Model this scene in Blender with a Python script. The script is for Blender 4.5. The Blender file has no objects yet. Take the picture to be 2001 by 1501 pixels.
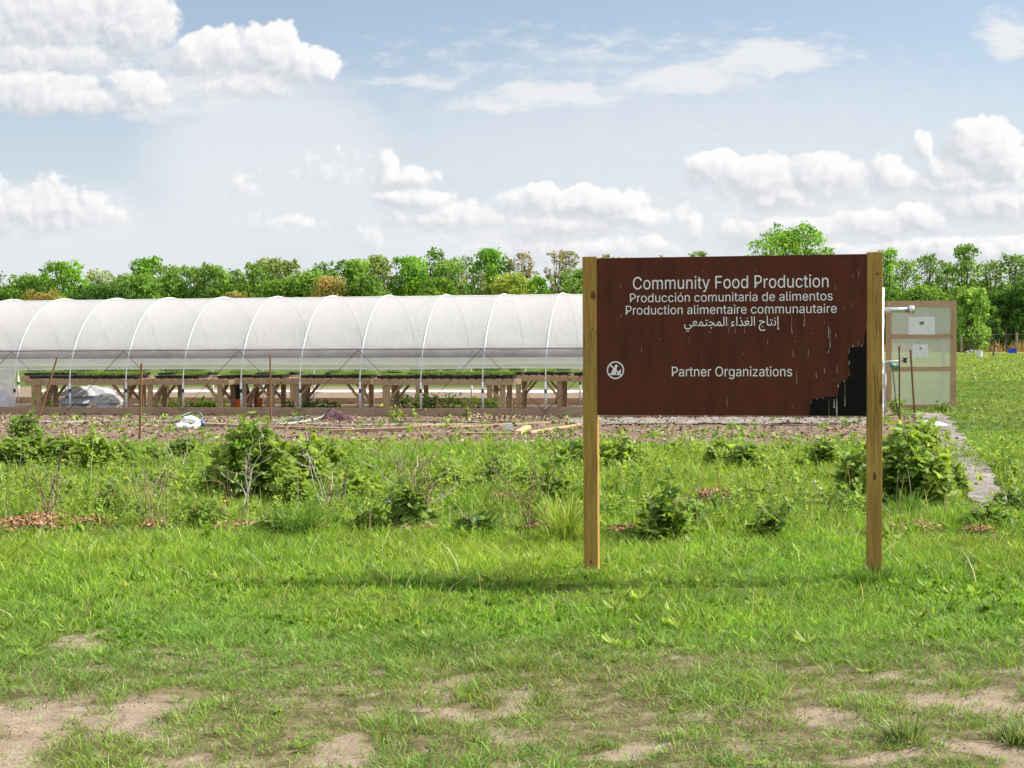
import bpy, bmesh, math, random
import numpy as np
from mathutils import Vector, Matrix
from mathutils.geometry import tessellate_polygon

SC = bpy.context.scene
COL = SC.collection
R = math.radians
RNG = np.random.default_rng(7)
random.seed(7)

# ------------------------------------------------------------------ camera
CAM_H, FPX, CX, CY, HOR, ROLL = 1.5, 2900.0, 1000.5, 750.5, 652.0, 0.0065
TH = math.atan((CY - HOR) / FPX)
fwd = Vector((0, math.cos(TH), -math.sin(TH)))
r0 = Vector((1, 0, 0)); u0 = Vector((0, math.sin(TH), math.cos(TH)))
up = u0 * math.cos(ROLL) + r0 * math.sin(ROLL)
rt = r0 * math.cos(ROLL) - u0 * math.sin(ROLL)
cam = bpy.data.cameras.new('camera')
cam.sensor_width = 36.0
cam.lens = 36.0 * FPX / 2001.0
cam.clip_start = 0.05
cam.clip_end = 20000.0
camo = bpy.data.objects.new('camera', cam)
COL.objects.link(camo)
M = Matrix((rt, up, -fwd)).transposed().to_4x4()
M.translation = Vector((0, 0, CAM_H))
camo.matrix_world = M
SC.camera = camo

def ray(px, py):
    return fwd + rt * ((px - CX) / FPX) + up * (-(py - CY) / FPX)
def gp(px, py, z=0.0):
    "ground point seen at a photograph pixel"
    d = ray(px, py); t = (z - CAM_H) / d.z
    return Vector((d.x * t, d.y * t, z))
def at(px, py, Y):
    "point at distance Y seen at a photograph pixel"
    d = ray(px, py); t = Y / d.y
    return Vector((d.x * t, Y, CAM_H + d.z * t))

# ------------------------------------------------------------------ exposure
SC.view_settings.view_transform = 'Standard'
SC.view_settings.look = 'None'
SC.view_settings.gamma = 1.0
SC.view_settings.use_curve_mapping = False
SC.view_settings.exposure = 0.67
try:
    SC.cycles.max_bounces = 8
    SC.cycles.diffuse_bounces = 3
    SC.cycles.glossy_bounces = 2
    SC.cycles.transmission_bounces = 6
    SC.cycles.transparent_max_bounces = 12
    SC.cycles.use_denoising = True
    SC.cycles.caustics_reflective = False
    SC.cycles.caustics_refractive = False
except Exception:
    pass

# ------------------------------------------------------------------ sun
SUN_DIR = Vector((0.985, 0.17, 0.93)).normalized()      # towards the sun
sun = bpy.data.lights.new('sun', 'SUN')
sun.energy = 5.0
sun.angle = R(0.53)
sun.color = (1.0, 0.94, 0.84)
suno = bpy.data.objects.new('sun', sun)
COL.objects.link(suno)
suno.rotation_euler = SUN_DIR.to_track_quat('Z', 'Y').to_euler()
SUN_EL = math.asin(SUN_DIR.z)
SUN_AZ = math.atan2(SUN_DIR.x, SUN_DIR.y)

# ------------------------------------------------------------------ node helper
class NT:
    def __init__(s, tree):
        s.t = tree; s.n = tree.nodes; s.l = tree.links
    def set(s, sock, v):
        if isinstance(v, bpy.types.NodeSocket): s.l.new(v, sock)
        elif v is not None:
            if hasattr(sock.default_value, '__len__'):
                n = len(sock.default_value)
                if not hasattr(v, '__len__'): v = (v,) * n
                v = tuple(v)
                if n == 4 and len(v) == 3: v = v + (1.0,)
            sock.default_value = v
    def node(s, kind, **kw):
        nd = s.n.new(kind)
        for k, v in kw.items(): setattr(nd, k, v)
        return nd
    def m(s, op, a, b=None, c=None, clamp=False):
        nd = s.n.new('ShaderNodeMath'); nd.operation = op; nd.use_clamp = clamp
        for i, v in enumerate((a, b, c)):
            if v is not None: s.set(nd.inputs[i], v)
        return nd.outputs[0]
    def v(s, op, a, b=None, c=None, out=0):
        nd = s.n.new('ShaderNodeVectorMath'); nd.operation = op
        for i, x in enumerate((a, b, c)):
            if x is not None: s.set(nd.inputs[i], x)
        return nd.outputs[out]
    def mix(s, f, a, b, blend='MIX'):
        nd = s.n.new('ShaderNodeMix'); nd.data_type = 'RGBA'; nd.blend_type = blend
        s.set(nd.inputs[0], f); s.set(nd.inputs[6], a); s.set(nd.inputs[7], b)
        return nd.outputs[2]
    def noise(s, vec, scale, detail=3, rough=0.5, out=0, **kw):
        nd = s.n.new('ShaderNodeTexNoise')
        if vec is not None: s.l.new(vec, nd.inputs['Vector'])
        nd.inputs['Scale'].default_value = scale
        nd.inputs['Detail'].default_value = detail
        nd.inputs['Roughness'].default_value = rough
        for k, x in kw.items(): nd.inputs[k].default_value = x
        return nd.outputs[out]
    def ss(s, x, a, b, c=0.0, d=1.0):
        nd = s.n.new('ShaderNodeMapRange'); nd.interpolation_type = 'SMOOTHSTEP'
        s.set(nd.inputs[0], x); s.set(nd.inputs[1], a); s.set(nd.inputs[2], b)
        s.set(nd.inputs[3], c); s.set(nd.inputs[4], d)
        return nd.outputs[0]
    def ramp(s, x, stops):
        nd = s.n.new('ShaderNodeValToRGB'); e = nd.color_ramp.elements
        while len(e) < len(stops): e.new(0.5)
        for k, (p, c) in enumerate(stops):
            e[k].position = p; e[k].color = tuple(c) + (1.0,)
        s.set(nd.inputs[0], x)
        return nd.outputs[0]

# ------------------------------------------------------------------ sky
W = bpy.data.worlds.new('World'); SC.world = W; W.use_nodes = True
W.node_tree.nodes.clear()
w = NT(W.node_tree)
SKY = 0.080
skyt = w.node('ShaderNodeTexSky', sky_type='NISHITA')
skyt.sun_disc = False
skyt.sun_elevation = SUN_EL
skyt.sun_rotation = SUN_AZ
skyt.air_density = 1.0; skyt.dust_density = 1.3; skyt.ozone_density = 1.6
tc = w.node('ShaderNodeTexCoord')
gen = tc.outputs['Generated']
sx = w.node('ShaderNodeSeparateXYZ'); w.l.new(gen, sx.inputs[0])
ay = w.m('MAXIMUM', w.m('ABSOLUTE', sx.outputs[1]), 0.08)
cu = w.m('MULTIPLY', w.m('DIVIDE', sx.outputs[0], ay), 29.0)
cv = w.m('MULTIPLY', w.m('DIVIDE', sx.outputs[2], ay), 29.0)
cb = w.node('ShaderNodeCombineXYZ'); w.l.new(cu, cb.inputs[0]); w.l.new(cv, cb.inputs[1])
SP = cb.outputs[0]          # sky position: hundredths of the photograph's scale, origin on the horizon straight ahead

def blobs(p, lst):
    acc = None
    for (x, y, rx, ry, wt) in lst:
        x = (x - 1000) / 100.0; y = (652 - y) / 100.0 - 0.0065 * x; rx /= 100.0; ry /= 100.0
        q = w.v('MULTIPLY_ADD', p, (1 / rx, 1 / ry, 0), (-x / rx, -y / ry, 0))
        r2 = w.v('DOT_PRODUCT', q, q, out=1)
        k = w.m('MULTIPLY_ADD', r2, -wt, wt)
        acc = k if acc is None else w.m('SMOOTH_MAX', acc, k, 0.3)
    return acc

CUMULUS = [
 (80, 25, 270, 90, 1.1), (270, 50, 100, 70, .9), (100, 105, 210, 42, .7),
 (395, 115, 72, 50, .9), (445, 110, 80, 52, 1), (530, 105, 84, 58, 1), (605, 135, 72, 42, .9), (500, 165, 140, 40, .7),
 (60, 185, 160, 56, 1.0), (170, 200, 130, 36, .7), (280, 185, 95, 46, .7), (92, 148, 26, 34, .6),
 (60, 410, 190, 64, .75), (185, 420, 70, 40, .5),
 (790, 350, 90, 28, .6), (760, 328, 24, 34, .6), (800, 388, 110, 26, .7), (650, 340, 80, 40, .25), (465, 368, 50, 40, .25),
 (545, 436, 90, 24, .35), (870, 425, 130, 38, .6), (725, 465, 34, 34, .4),
 (1070, 395, 110, 36, .8), (1180, 398, 110, 40, .9), (1240, 425, 80, 32, .8), (1080, 435, 200, 40, .7), (1130, 485, 240, 34, .6), (1350, 440, 44, 34, .4),
 (1400, 335, 76, 44, 1), (1480, 355, 110, 56, 1), (1520, 388, 120, 36, .8), (1605, 348, 74, 56, 1), (1665, 360, 70, 44, .8), (1740, 345, 60, 50, .9),
 (1910, 285, 80, 58, 1.1), (1955, 315, 70, 64, 1.1), (1860, 340, 90, 50, .8), (1800, 292, 30, 30, .7), (1900, 362, 160, 30, .8),
 (1530, 450, 150, 40, .8), (1720, 440, 110, 38, .8), (1800, 425, 80, 36, .9), (1940, 400, 130, 44, .9), (1780, 490, 400, 34, .6),
]
WISPS = [
 (1080, 188, 170, 32, 1.15), (970, 208, 130, 18, .8), (1350, 162, 150, 34, 1.15), (1510, 116, 150, 42, 1.25), (830, 165, 120, 18, .6), (1200, 110, 500, 60, .25),
 (1965, 70, 76, 54, 1.0), (330, 165, 200, 90, .8), (100, 110, 260, 60, .8), (1600, 410, 400, 60, .6), (1000, 455, 420, 60, .6), (120, 430, 300, 60, .5),
]
VEIL = [(540, 330, 280, 210, 1.3), (200, 500, 460, 150, .8), (1050, 510, 700, 100, .8), (1850, 500, 500, 120, .8), (1350, 330, 800, 230, .55)]

wn = w.noise(SP, 1.3, 4, 0.6, out=1)
warp = w.v('MULTIPLY_ADD', w.v('SUBTRACT', wn, (.5, .5, .5)), (0.50, 0.40, 0), SP)
def bill(p):
    vd = w.n.new('ShaderNodeTexVoronoi'); vd.feature = 'SMOOTH_F1'; vd.voronoi_dimensions = '2D'
    vd.inputs['Scale'].default_value = 2.1; vd.inputs['Detail'].default_value = 2.0
    vd.inputs['Roughness'].default_value = 0.6; vd.inputs['Smoothness'].default_value = 0.5
    w.l.new(p, vd.inputs['Vector'])
    return w.m('SUBTRACT', 0.45, vd.outputs['Distance'])
OFF = w.v('ADD', warp, (0.12, 0.13, 0))
B1 = blobs(warp, CUMULUS); B2 = blobs(OFF, CUMULUS)
L1 = bill(warp); L2 = bill(OFF)
fine0 = w.m('SUBTRACT', w.noise(SP, 4.0, 4, 0.62), 0.5)
D1n = w.m('ADD', B1, w.m('MULTIPLY_ADD', L1, 0.55, w.m('MULTIPLY', fine0, 0.55)))
bslope = w.m('SUBTRACT', L1, L2)
soft = w.m('SUBTRACT', B1, B2)
lit = w.m('ADD', w.m('MULTIPLY_ADD', bslope, 0.27, 0.56), w.m('MULTIPLY_ADD', soft, 0.92, w.m('MULTIPLY', fine0, 0.16)), clamp=True)
edge = w.ss(w.m('MULTIPLY_ADD', soft, -0.8, 0.5), 0.0, 1.0, 0.02, 0.85)    # lit tops are crisp, undersides are soft
amask = w.ss(D1n, -0.30, edge)
ccol = w.ramp(lit, [(0.0, (0.62, 0.645, 0.71)), (0.38, (0.74, 0.76, 0.81)), (0.65, (0.92, 0.925, 0.94)), (0.9, (1.06, 1.05, 1.04))])
# wisps and the thin veil
wv = w.v('MULTIPLY', SP, (1.0, 2.4, 1.0))
wf = w.noise(wv, 1.5, 6, 0.62)
WD = w.m('ADD', blobs(warp, WISPS), w.m('MULTIPLY_ADD', wf, 2.2, -1.25))
wmask = w.m('MULTIPLY', w.ss(WD, -0.15, 0.85), 0.92)
VD = blobs(SP, VEIL)
vmask = w.m('MULTIPLY', w.ss(w.m('MULTIPLY_ADD', wf, 0.6, w.m('SUBTRACT', VD, 0.3)), -0.35, 1.0), 0.72)
low = w.ss(cv, 0.0, 7.0, 0.85, 0.18)
K = 0.585 / SKY
sky = w.mix(low, w.mix(1.0, skyt.outputs[0], (1.14, 1.12, 1.09), 'MULTIPLY'), (0.80 * K, 0.87 * K, 0.96 * K))
sky = w.mix(vmask, sky, (0.90 * K, 0.92 * K, 0.955 * K))
sky = w.mix(wmask, sky, (0.92 * K, 0.93 * K, 0.95 * K))
cc = w.mix(1.0, ccol, (1.02 * K, 1.02 * K, 1.02 * K), 'MULTIPLY')
sky = w.mix(w.m('MULTIPLY', amask, 0.97), sky, cc)
# unseen bright broken cloud, added overhead out of view to raise the ambient light
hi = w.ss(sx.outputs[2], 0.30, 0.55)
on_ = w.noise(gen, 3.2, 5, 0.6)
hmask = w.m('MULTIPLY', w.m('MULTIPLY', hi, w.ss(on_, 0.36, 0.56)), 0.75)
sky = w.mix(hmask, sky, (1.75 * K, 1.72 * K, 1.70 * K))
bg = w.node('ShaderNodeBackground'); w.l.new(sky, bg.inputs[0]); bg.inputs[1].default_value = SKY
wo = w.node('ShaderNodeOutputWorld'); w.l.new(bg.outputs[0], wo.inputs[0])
W.cycles.sampling_method = 'NONE'

# ------------------------------------------------------------------ mesh helpers
def tag(o, label=None, cat=None, group=None, kind=None):
    if label: o['label'] = label
    if cat: o['category'] = cat
    if group: o['group'] = group
    if kind: o['kind'] = kind
    return o

def empty(name, loc=(0, 0, 0), rz=0.0):
    o = bpy.data.objects.new(name, None)
    o.empty_display_size = 0.1
    o.location = loc; o.rotation_euler = (0, 0, rz)
    COL.objects.link(o)
    return o

def fast(name, V, F, mat, parent=None, col=None, smooth=False, loc=None, attrs=None):
    "mesh object from arrays: V (n,3), F (m,k) with k corners each"
    V = np.ascontiguousarray(V, dtype=np.float32); F = np.ascontiguousarray(F, dtype=np.int32)
    me = bpy.data.meshes.new(name)
    k = F.shape[1]
    me.vertices.add(len(V)); me.vertices.foreach_set('co', V.ravel())
    me.loops.add(F.size); me.loops.foreach_set('vertex_index', F.ravel())
    me.polygons.add(len(F))
    me.polygons.foreach_set('loop_start', np.arange(0, F.size, k, dtype=np.int32))
    me.polygons.foreach_set('loop_total', np.full(len(F), k, dtype=np.int32))
    if smooth: me.polygons.foreach_set('use_smooth', np.ones(len(F), dtype=bool))
    if col is not None:
        a = me.color_attributes.new('col', 'FLOAT_COLOR', 'POINT')
        c = np.ones((len(V), 4), dtype=np.float32); c[:, :3] = col
        a.data.foreach_set('color', c.ravel())
    for n_, v_ in (attrs or {}).items():
        a = me.attributes.new(n_, 'FLOAT', 'POINT')
        a.data.foreach_set('value', np.ascontiguousarray(v_, dtype=np.float32))
    me.update(calc_edges=True)
    if mat: me.materials.append(mat)
    o = bpy.data.objects.new(name, me); COL.objects.link(o)
    if parent: o.parent = parent
    if loc is not None: o.location = loc
    return o

class MB:
    "collects shapes and links them as one mesh object"
    def __init__(s): s.v = []; s.f = []
    def add(s, vs, fs):
        b = len(s.v); s.v += [tuple(v) for v in vs]; s.f += [tuple(i + b for i in f) for f in fs]; return s
    def box(s, x0, x1, y0, y1, z0, z1):
        return s.add([(x0,y0,z0),(x1,y0,z0),(x1,y1,z0),(x0,y1,z0),(x0,y0,z1),(x1,y0,z1),(x1,y1,z1),(x0,y1,z1)],
                     [(3,2,1,0),(4,5,6,7),(0,1,5,4),(1,2,6,5),(2,3,7,6),(3,0,4,7)])
    def beam(s, p, q, w, h, ref=(0, 0, 1)):
        p, q = Vector(p), Vector(q); d = (q - p).normalized(); r = Vector(ref)
        if abs(d.dot(r)) > .98: r = Vector((0, 1, 0))
        a = d.cross(r).normalized() * (w / 2); b = a.cross(d).normalized() * (h / 2)
        return s.add([p-a-b, p+a-b, p+a+b, p-a+b, q-a-b, q+a-b, q+a+b, q-a+b],
                     [(3,2,1,0),(4,5,6,7),(0,1,5,4),(1,2,6,5),(2,3,7,6),(3,0,4,7)])
    def tube(s, pts, r, n=6, cap=True):
        pts = [Vector(p) for p in pts]; N = len(pts)
        rr = r if hasattr(r, '__len__') else [r] * N
        vs = []; fs = []; prev = None
        for i, p in enumerate(pts):
            d = (pts[min(i+1, N-1)] - pts[max(i-1, 0)])
            d = d.normalized() if d.length > 1e-9 else Vector((0, 0, 1))
            if prev is None:
                a = d.cross(Vector((0, 0, 1)) if abs(d.z) < .9 else Vector((1, 0, 0))).normalized()
            else:
                a = (prev - d * prev.dot(d)); a = a.normalized() if a.length > 1e-6 else d.orthogonal().normalized()
            prev = a; b = d.cross(a)
            for k in range(n):
                t = 2 * math.pi * k / n
                vs.append(p + a * (math.cos(t) * rr[i]) + b * (math.sin(t) * rr[i]))
        for i in range(N - 1):
            for k in range(n):
                k2 = (k + 1) % n
                fs.append((i*n+k, i*n+k2, (i+1)*n+k2, (i+1)*n+k))
        if cap:
            fs.append(tuple(range(n))[::-1]); fs.append(tuple((N-1)*n + k for k in range(n)))
        return s.add(vs, fs)
    def lathe(s, prof, c=(0, 0, 0), n=20):
        vs = []; fs = []
        for (r, z) in prof:
            for k in range(n):
                t = 2 * math.pi * k / n; vs.append((c[0] + r*math.cos(t), c[1] + r*math.sin(t), c[2] + z))
        for i in range(len(prof) - 1):
            for k in range(n):
                k2 = (k + 1) % n; fs.append((i*n+k, i*n+k2, (i+1)*n+k2, (i+1)*n+k))
        return s.add(vs, fs)
    def build(s, name, mat, parent=None, bevel=0.0, smooth=False, loc=None):
        me = bpy.data.meshes.new(name); me.from_pydata(s.v, [], s.f); me.update()
        if smooth:
            for p in me.polygons: p.use_smooth = True
        if mat: me.materials.append(mat)
        o = bpy.data.objects.new(name, me); COL.objects.link(o)
        if parent: o.parent = parent
        if loc is not None: o.location = loc
        if bevel:
            m = o.modifiers.new('bevel', 'BEVEL'); m.width = bevel; m.segments = 2; m.limit_method = 'ANGLE'
        return o

def copy_tree(o, parent=None):
    c = o.copy(); COL.objects.link(c)
    if parent: c.parent = parent
    for ch in list(o.children): copy_tree(ch, c)
    return c

# value noise in numpy (repeatable)
def _h(i, j, seed):
    n = (i * 374761393 + j * 668265263 + seed * 974634777) & 0xffffffff
    n = ((n ^ (n >> 13)) * 1274126177) & 0xffffffff
    return ((n ^ (n >> 16)) & 0xffff) / 65535.0
def vnoise(x, y, seed=0):
    x = np.asarray(x, dtype=np.float64); y = np.asarray(y, dtype=np.float64)
    i = np.floor(x).astype(np.int64); j = np.floor(y).astype(np.int64)
    u = x - i; v = y - j; u = u*u*(3-2*u); v = v*v*(3-2*v)
    return ((_h(i, j, seed)*(1-u) + _h(i+1, j, seed)*u)*(1-v) + (_h(i, j+1, seed)*(1-u) + _h(i+1, j+1, seed)*u)*v)
def fbm(x, y, seed=0, o=4, gain=.5):
    t = 0; a = 1; n = 0
    for k in range(o):
        t = t + a * vnoise(np.asarray(x) * 2**k, np.asarray(y) * 2**k, seed + k*17); n += a; a *= gain
    return t / n
def sstep(x, a, b):
    t = np.clip((np.asarray(x, dtype=np.float64) - a) / (b - a), 0, 1); return t*t*(3-2*t)

# ------------------------------------------------------------------ materials
def newmat(name):
    m = bpy.data.materials.new(name); m.use_nodes = True
    nt = NT(m.node_tree); b = m.node_tree.nodes['Principled BSDF']; out = m.node_tree.nodes['Material Output']
    return m, nt, b, out

def plain(name, c1, c2=None, rough=.6, scale=8, spec=.5, metal=0, bump=0.0, stretch=(1, 1, 1), contrast=(.3, .7)):
    m, t, b, out = newmat(name)
    tc = t.node('ShaderNodeTexCoord').outputs['Object']
    vec = t.v('MULTIPLY', tc, stretch)
    n = t.noise(vec, scale, 5, .6)
    f = t.ss(n, contrast[0], contrast[1])
    t.l.new(t.mix(f, c1, c2 or tuple(x * .75 for x in c1)), b.inputs['Base Color'])
    b.inputs['Roughness'].default_value = rough; b.inputs['Metallic'].default_value = metal
    b.inputs['Specular IOR Level'].default_value = spec
    if bump:
        bp = t.node('ShaderNodeBump'); bp.inputs['Strength'].default_value = bump; bp.inputs['Distance'].default_value = .01
        t.l.new(n, bp.inputs['Height']); t.l.new(bp.outputs[0], b.inputs['Normal'])
    return m

def wood(name, c1, c2, c3, along='z', scale=1.0, rough=.75, cracks=False, knots=True):
    "sawn lumber: streaky grain along one axis, darker rings, knots"
    m, t, b, out = newmat(name)
    tc = t.node('ShaderNodeTexCoord').outputs['Object']
    st = {'x': (1.2, 26, 26), 'y': (26, 1.2, 26), 'z': (26, 26, 1.2)}[along]
    st2 = {'x': (.5, 7, 7), 'y': (7, .5, 7), 'z': (7, 7, .5)}[along]
    wob = t.v('MULTIPLY_ADD', t.v('SUBTRACT', t.noise(tc, 2.0, 2, .5, out=1), (.5, .5, .5)), (.06, .06, .06), tc)
    g1 = t.noise(t.v('MULTIPLY', wob, st), 3.0*scale, 4, .65)
    g2 = t.noise(t.v('MULTIPLY', wob, st2), 2.2*scale, 3, .5)
    col = t.mix(t.ss(g1, .32, .70), c1, c2)
    col = t.mix(t.m('MULTIPLY', t.ss(g2, .45, .75), .55), col, c3)
    big = t.noise(tc, 1.7, 3, .6)
    col = t.mix(t.ss(big, .35, .75, 0, .35), col, tuple(x*.62 for x in c2))
    if knots:
        kn = t.node('ShaderNodeTexVoronoi'); kn.inputs['Scale'].default_value = 1.0
        ks = {'x': (1.6, 5.5, 5.5), 'y': (5.5, 1.6, 5.5), 'z': (5.5, 5.5, 1.6)}[along]
        t.l.new(t.v('MULTIPLY', wob, ks), kn.inputs['Vector'])
        kf = t.ss(kn.outputs['Distance'], .05, .13, .85, 0)
        col = t.mix(kf, col, tuple(x*.22 for x in c2))
    if cracks:
        cs = {'x': (.7, 22, 22), 'y': (22, .7, 22), 'z': (22, 22, .7)}[along]
        ck = t.noise(t.v('MULTIPLY', wob, cs), 1.0, 2, .5)
        cf = t.ss(t.m('ABSOLUTE', t.m('SUBTRACT', ck, .5)), .0, .012, .8, 0)
        gate = t.ss(t.noise(tc, 2.3, 1, .5), .50, .62)
        col = t.mix(t.m('MULTIPLY', cf, gate), col, tuple(x*.10 for x in c2))
    t.l.new(col, b.inputs['Base Color'])
    b.inputs['Roughness'].default_value = rough; b.inputs['Specular IOR Level'].default_value = .3
    bp = t.node('ShaderNodeBump'); bp.inputs['Strength'].default_value = .25; bp.inputs['Distance'].default_value = .003
    t.l.new(g1, bp.inputs['Height']); t.l.new(bp.outputs[0], b.inputs['Normal'])
    return m

def leafmat(name, trans=.35, rough=.5, spec=.3, tint=(1.15, 1.1, .55), var=.35, vscale=6.0):
    "thin leaves and blades: colour comes with each leaf, light passes through"
    m, t, b, out = newmat(name)
    a = t.node('ShaderNodeAttribute', attribute_name='col').outputs['Color']
    geo = t.node('ShaderNodeNewGeometry').outputs['Position']
    n = t.noise(geo, vscale, 3, .6)
    col = t.mix(1.0, a, t.mix(n, (1-var,)*3, (1+var,)*3), 'MULTIPLY')
    t.l.new(col, b.inputs['Base Color']); b.inputs['Roughness'].default_value = rough
    b.inputs['Specular IOR Level'].default_value = spec
    tr = t.node('ShaderNodeBsdfTranslucent')
    t.l.new(t.mix(1.0, col, tint, 'MULTIPLY'), tr.inputs[0])
    mx = t.node('ShaderNodeMixShader'); mx.inputs[0].default_value = trans
    t.l.new(b.outputs[0], mx.inputs[1]); t.l.new(tr.outputs[0], mx.inputs[2])
    t.l.new(mx.outputs[0], out.inputs[0])
    return m

MAT = {}
MAT['post'] = wood('treated_pine', (.49, .30, .075), (.31, .175, .038), (.42, .275, .08), 'z', 1.0, cracks=True)
MAT['lumber'] = wood('rough_lumber', (.60, .43, .27), (.46, .31, .18), (.54, .40, .27), 'x', 1.0)
MAT['lumber_z'] = wood('rough_lumber_upright', (.58, .41, .25), (.44, .29, .16), (.52, .37, .24), 'z', 1.0)
MAT['board'] = wood('weathered_board', (.50, .345, .225), (.36, .23, .14), (.44, .33, .24), 'x', .8)
MAT['doorwood'] = wood('door_lumber', (.54, .36, .22), (.42, .26, .15), (.48, .34, .23), 'z', .8)
MAT['doorwood_x'] = wood('door_lumber_level', (.55, .37, .23), (.43, .27, .155), (.50, .35, .24), 'x', .8)
MAT['knot'] = plain('dark_knot_wood', (.15, .075, .022), (.08, .04, .012), .85, 60)
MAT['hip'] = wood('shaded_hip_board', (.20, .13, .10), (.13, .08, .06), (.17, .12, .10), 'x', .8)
MAT['stake'] = wood('stake_wood', (.34, .19, .09), (.22, .11, .05), (.30, .17, .09), 'z', 1.0, knots=False)
MAT['white'] = plain('white_vinyl', (.88, .89, .90), (.82, .83, .84), .45, 12)
MAT['dropping'] = plain('dried_white_streaks', (.50, .49, .47), (.25, .22, .20), .8, 60)
MAT['black'] = plain('bare_black_board', (.008, .008, .007), (.014, .013, .011), .8, 30, bump=.2, spec=.08)
MAT['pipe'] = plain('galvanised_pipe', (.66, .69, .72), (.52, .55, .58), .38, 14, metal=.35)
MAT['hoop'] = plain('white_hoop_pipe', (.74, .75, .76), (.66, .67, .68), .4, 8)
MAT['dark'] = plain('dark_cord', (.035, .035, .04), (.06, .06, .065), .7, 20)
MAT['blackplastic'] = plain('black_plastic', (.014, .014, .016), (.03, .03, .033), .4, 12)
MAT['orange'] = plain('orange_plastic', (.85, .16, .015), (.72, .12, .01), .4, 6)
MAT['yellow'] = plain('yellow_plastic', (.75, .40, .03), (.6, .3, .02), .4, 6)
MAT['blue'] = plain('blue_plastic', (.02, .09, .62), (.015, .06, .5), .4, 6)
MAT['bluetarp'] = plain('blue_tarp', (.10, .16, .42), (.06, .10, .30), .5, 6)
MAT['sack'] = plain('white_sack_plastic', (.84, .85, .86), (.68, .70, .72), .4, 7, bump=.5)
MAT['blanket'] = plain('purple_brown_blanket', (.13, .065, .075), (.045, .022, .03), .95, 14, bump=.6, contrast=(.4, .6))
MAT['hose_green'] = plain('green_hose', (.20, .36, .30), (.14, .26, .22), .4, 9)
MAT['hose_pale'] = plain('pale_hose', (.55, .56, .50), (.42, .43, .40), .5, 9)
MAT['drip'] = plain('dusty_drip_line', (.10, .09, .08), (.22, .19, .16), .7, 3)
MAT['fabric'] = plain('grey_weed_fabric', (.27, .245, .22), (.115, .095, .078), .95, 5, bump=.4)
MAT['rowcover'] = plain('white_row_cover', (.74, .74, .74), (.62, .62, .62), .8, 2, bump=.4)
MAT['rust'] = plain('rusty_steel', (.20, .085, .035), (.11, .05, .025), .8, 30)
MAT['silver'] = plain('silver_duct', (.75, .76, .78), (.6, .61, .63), .18, 6, metal=.9)
MAT['paper'] = plain('white_paper', (.80, .80, .80), (.76, .76, .76), .8, 4)
MAT['ink'] = plain('print_ink', (.12, .12, .12), (.2, .2, .2), .8, 60)
MAT['greentap'] = plain('green_nozzle', (.10, .28, .18), (.06, .18, .12), .4, 12)
MAT['red'] = plain('red_paint', (.42, .03, .02), (.3, .02, .02), .45, 12)
MAT['steelpost'] = plain('fence_steel', (.05, .06, .05), (.10, .08, .06), .6, 8)
MAT['palepost'] = plain('pale_fence_wood', (.42, .34, .24), (.30, .24, .17), .85, 8)
MAT['wire'] = plain('fence_wire', (.42, .40, .36), (.34, .33, .30), .5, 8)
MAT['stone'] = plain('grey_stone', (.32, .31, .29), (.20, .19, .18), .9, 6, bump=.5)
MAT['chips'] = leafmat('wood_chips', trans=.0, rough=.9, spec=.1, var=.25, vscale=30)
MAT['bark'] = plain('tree_bark', (.105, .085, .062), (.055, .045, .032), .95, 3, stretch=(3, 3, .6), bump=.5)
MAT['twig'] = plain('pale_dead_twigs', (.58, .53, .45), (.40, .32, .24), .85, 9)
MAT['twig_brown'] = plain('brown_canes', (.17, .095, .05), (.27, .19, .12), .85, 9)
MAT['straw'] = plain('dry_stalks', (.62, .55, .34), (.44, .37, .20), .85, 9)
MAT['grass'] = leafmat('grass_blades', trans=.36, rough=.5, spec=.25, var=.45, vscale=6.0)
MAT['leaf'] = leafmat('bush_leaves', trans=.50, rough=.5, spec=.30, var=.30, vscale=9.0)
MAT['tree'] = leafmat('tree_leaves', trans=.48, rough=.7, spec=.1, var=.35, vscale=.45)
MAT['sprout'] = leafmat('seedling_leaves', trans=.40, rough=.5, spec=.25, var=.3, vscale=14)
MAT['flower'] = plain('dandelion_yellow', (.85, .58, .01), (.75, .45, .01), .7, 30)
MAT['bloom_white'] = plain('seed_head_white', (.75, .74, .70), (.6, .6, .57), .9, 30)

# sign panel: dark brown coated board, faintly streaked and scuffed
m, t, b, out = newmat('brown_sign_face')
tcs = t.node('ShaderNodeTexCoord').outputs['Object']
n1 = t.noise(t.v('MULTIPLY', tcs, (9, 9, 1.2)), 2.0, 5, .6)
n2 = t.noise(tcs, 2.2, 3, .6)
c = t.mix(t.ss(n1, .35, .7), (.104, .0265, .0125), (.074, .0195, .0105))
c = t.mix(t.ss(n2, .4, .7, 0, .5), c, (.122, .031, .0115))
t.l.new(c, b.inputs['Base Color'])
t.l.new(t.ss(n2, .3, .7, .40, .55), b.inputs['Roughness'])
b.inputs['Specular IOR Level'].default_value = .18
MAT['brown'] = m

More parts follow.
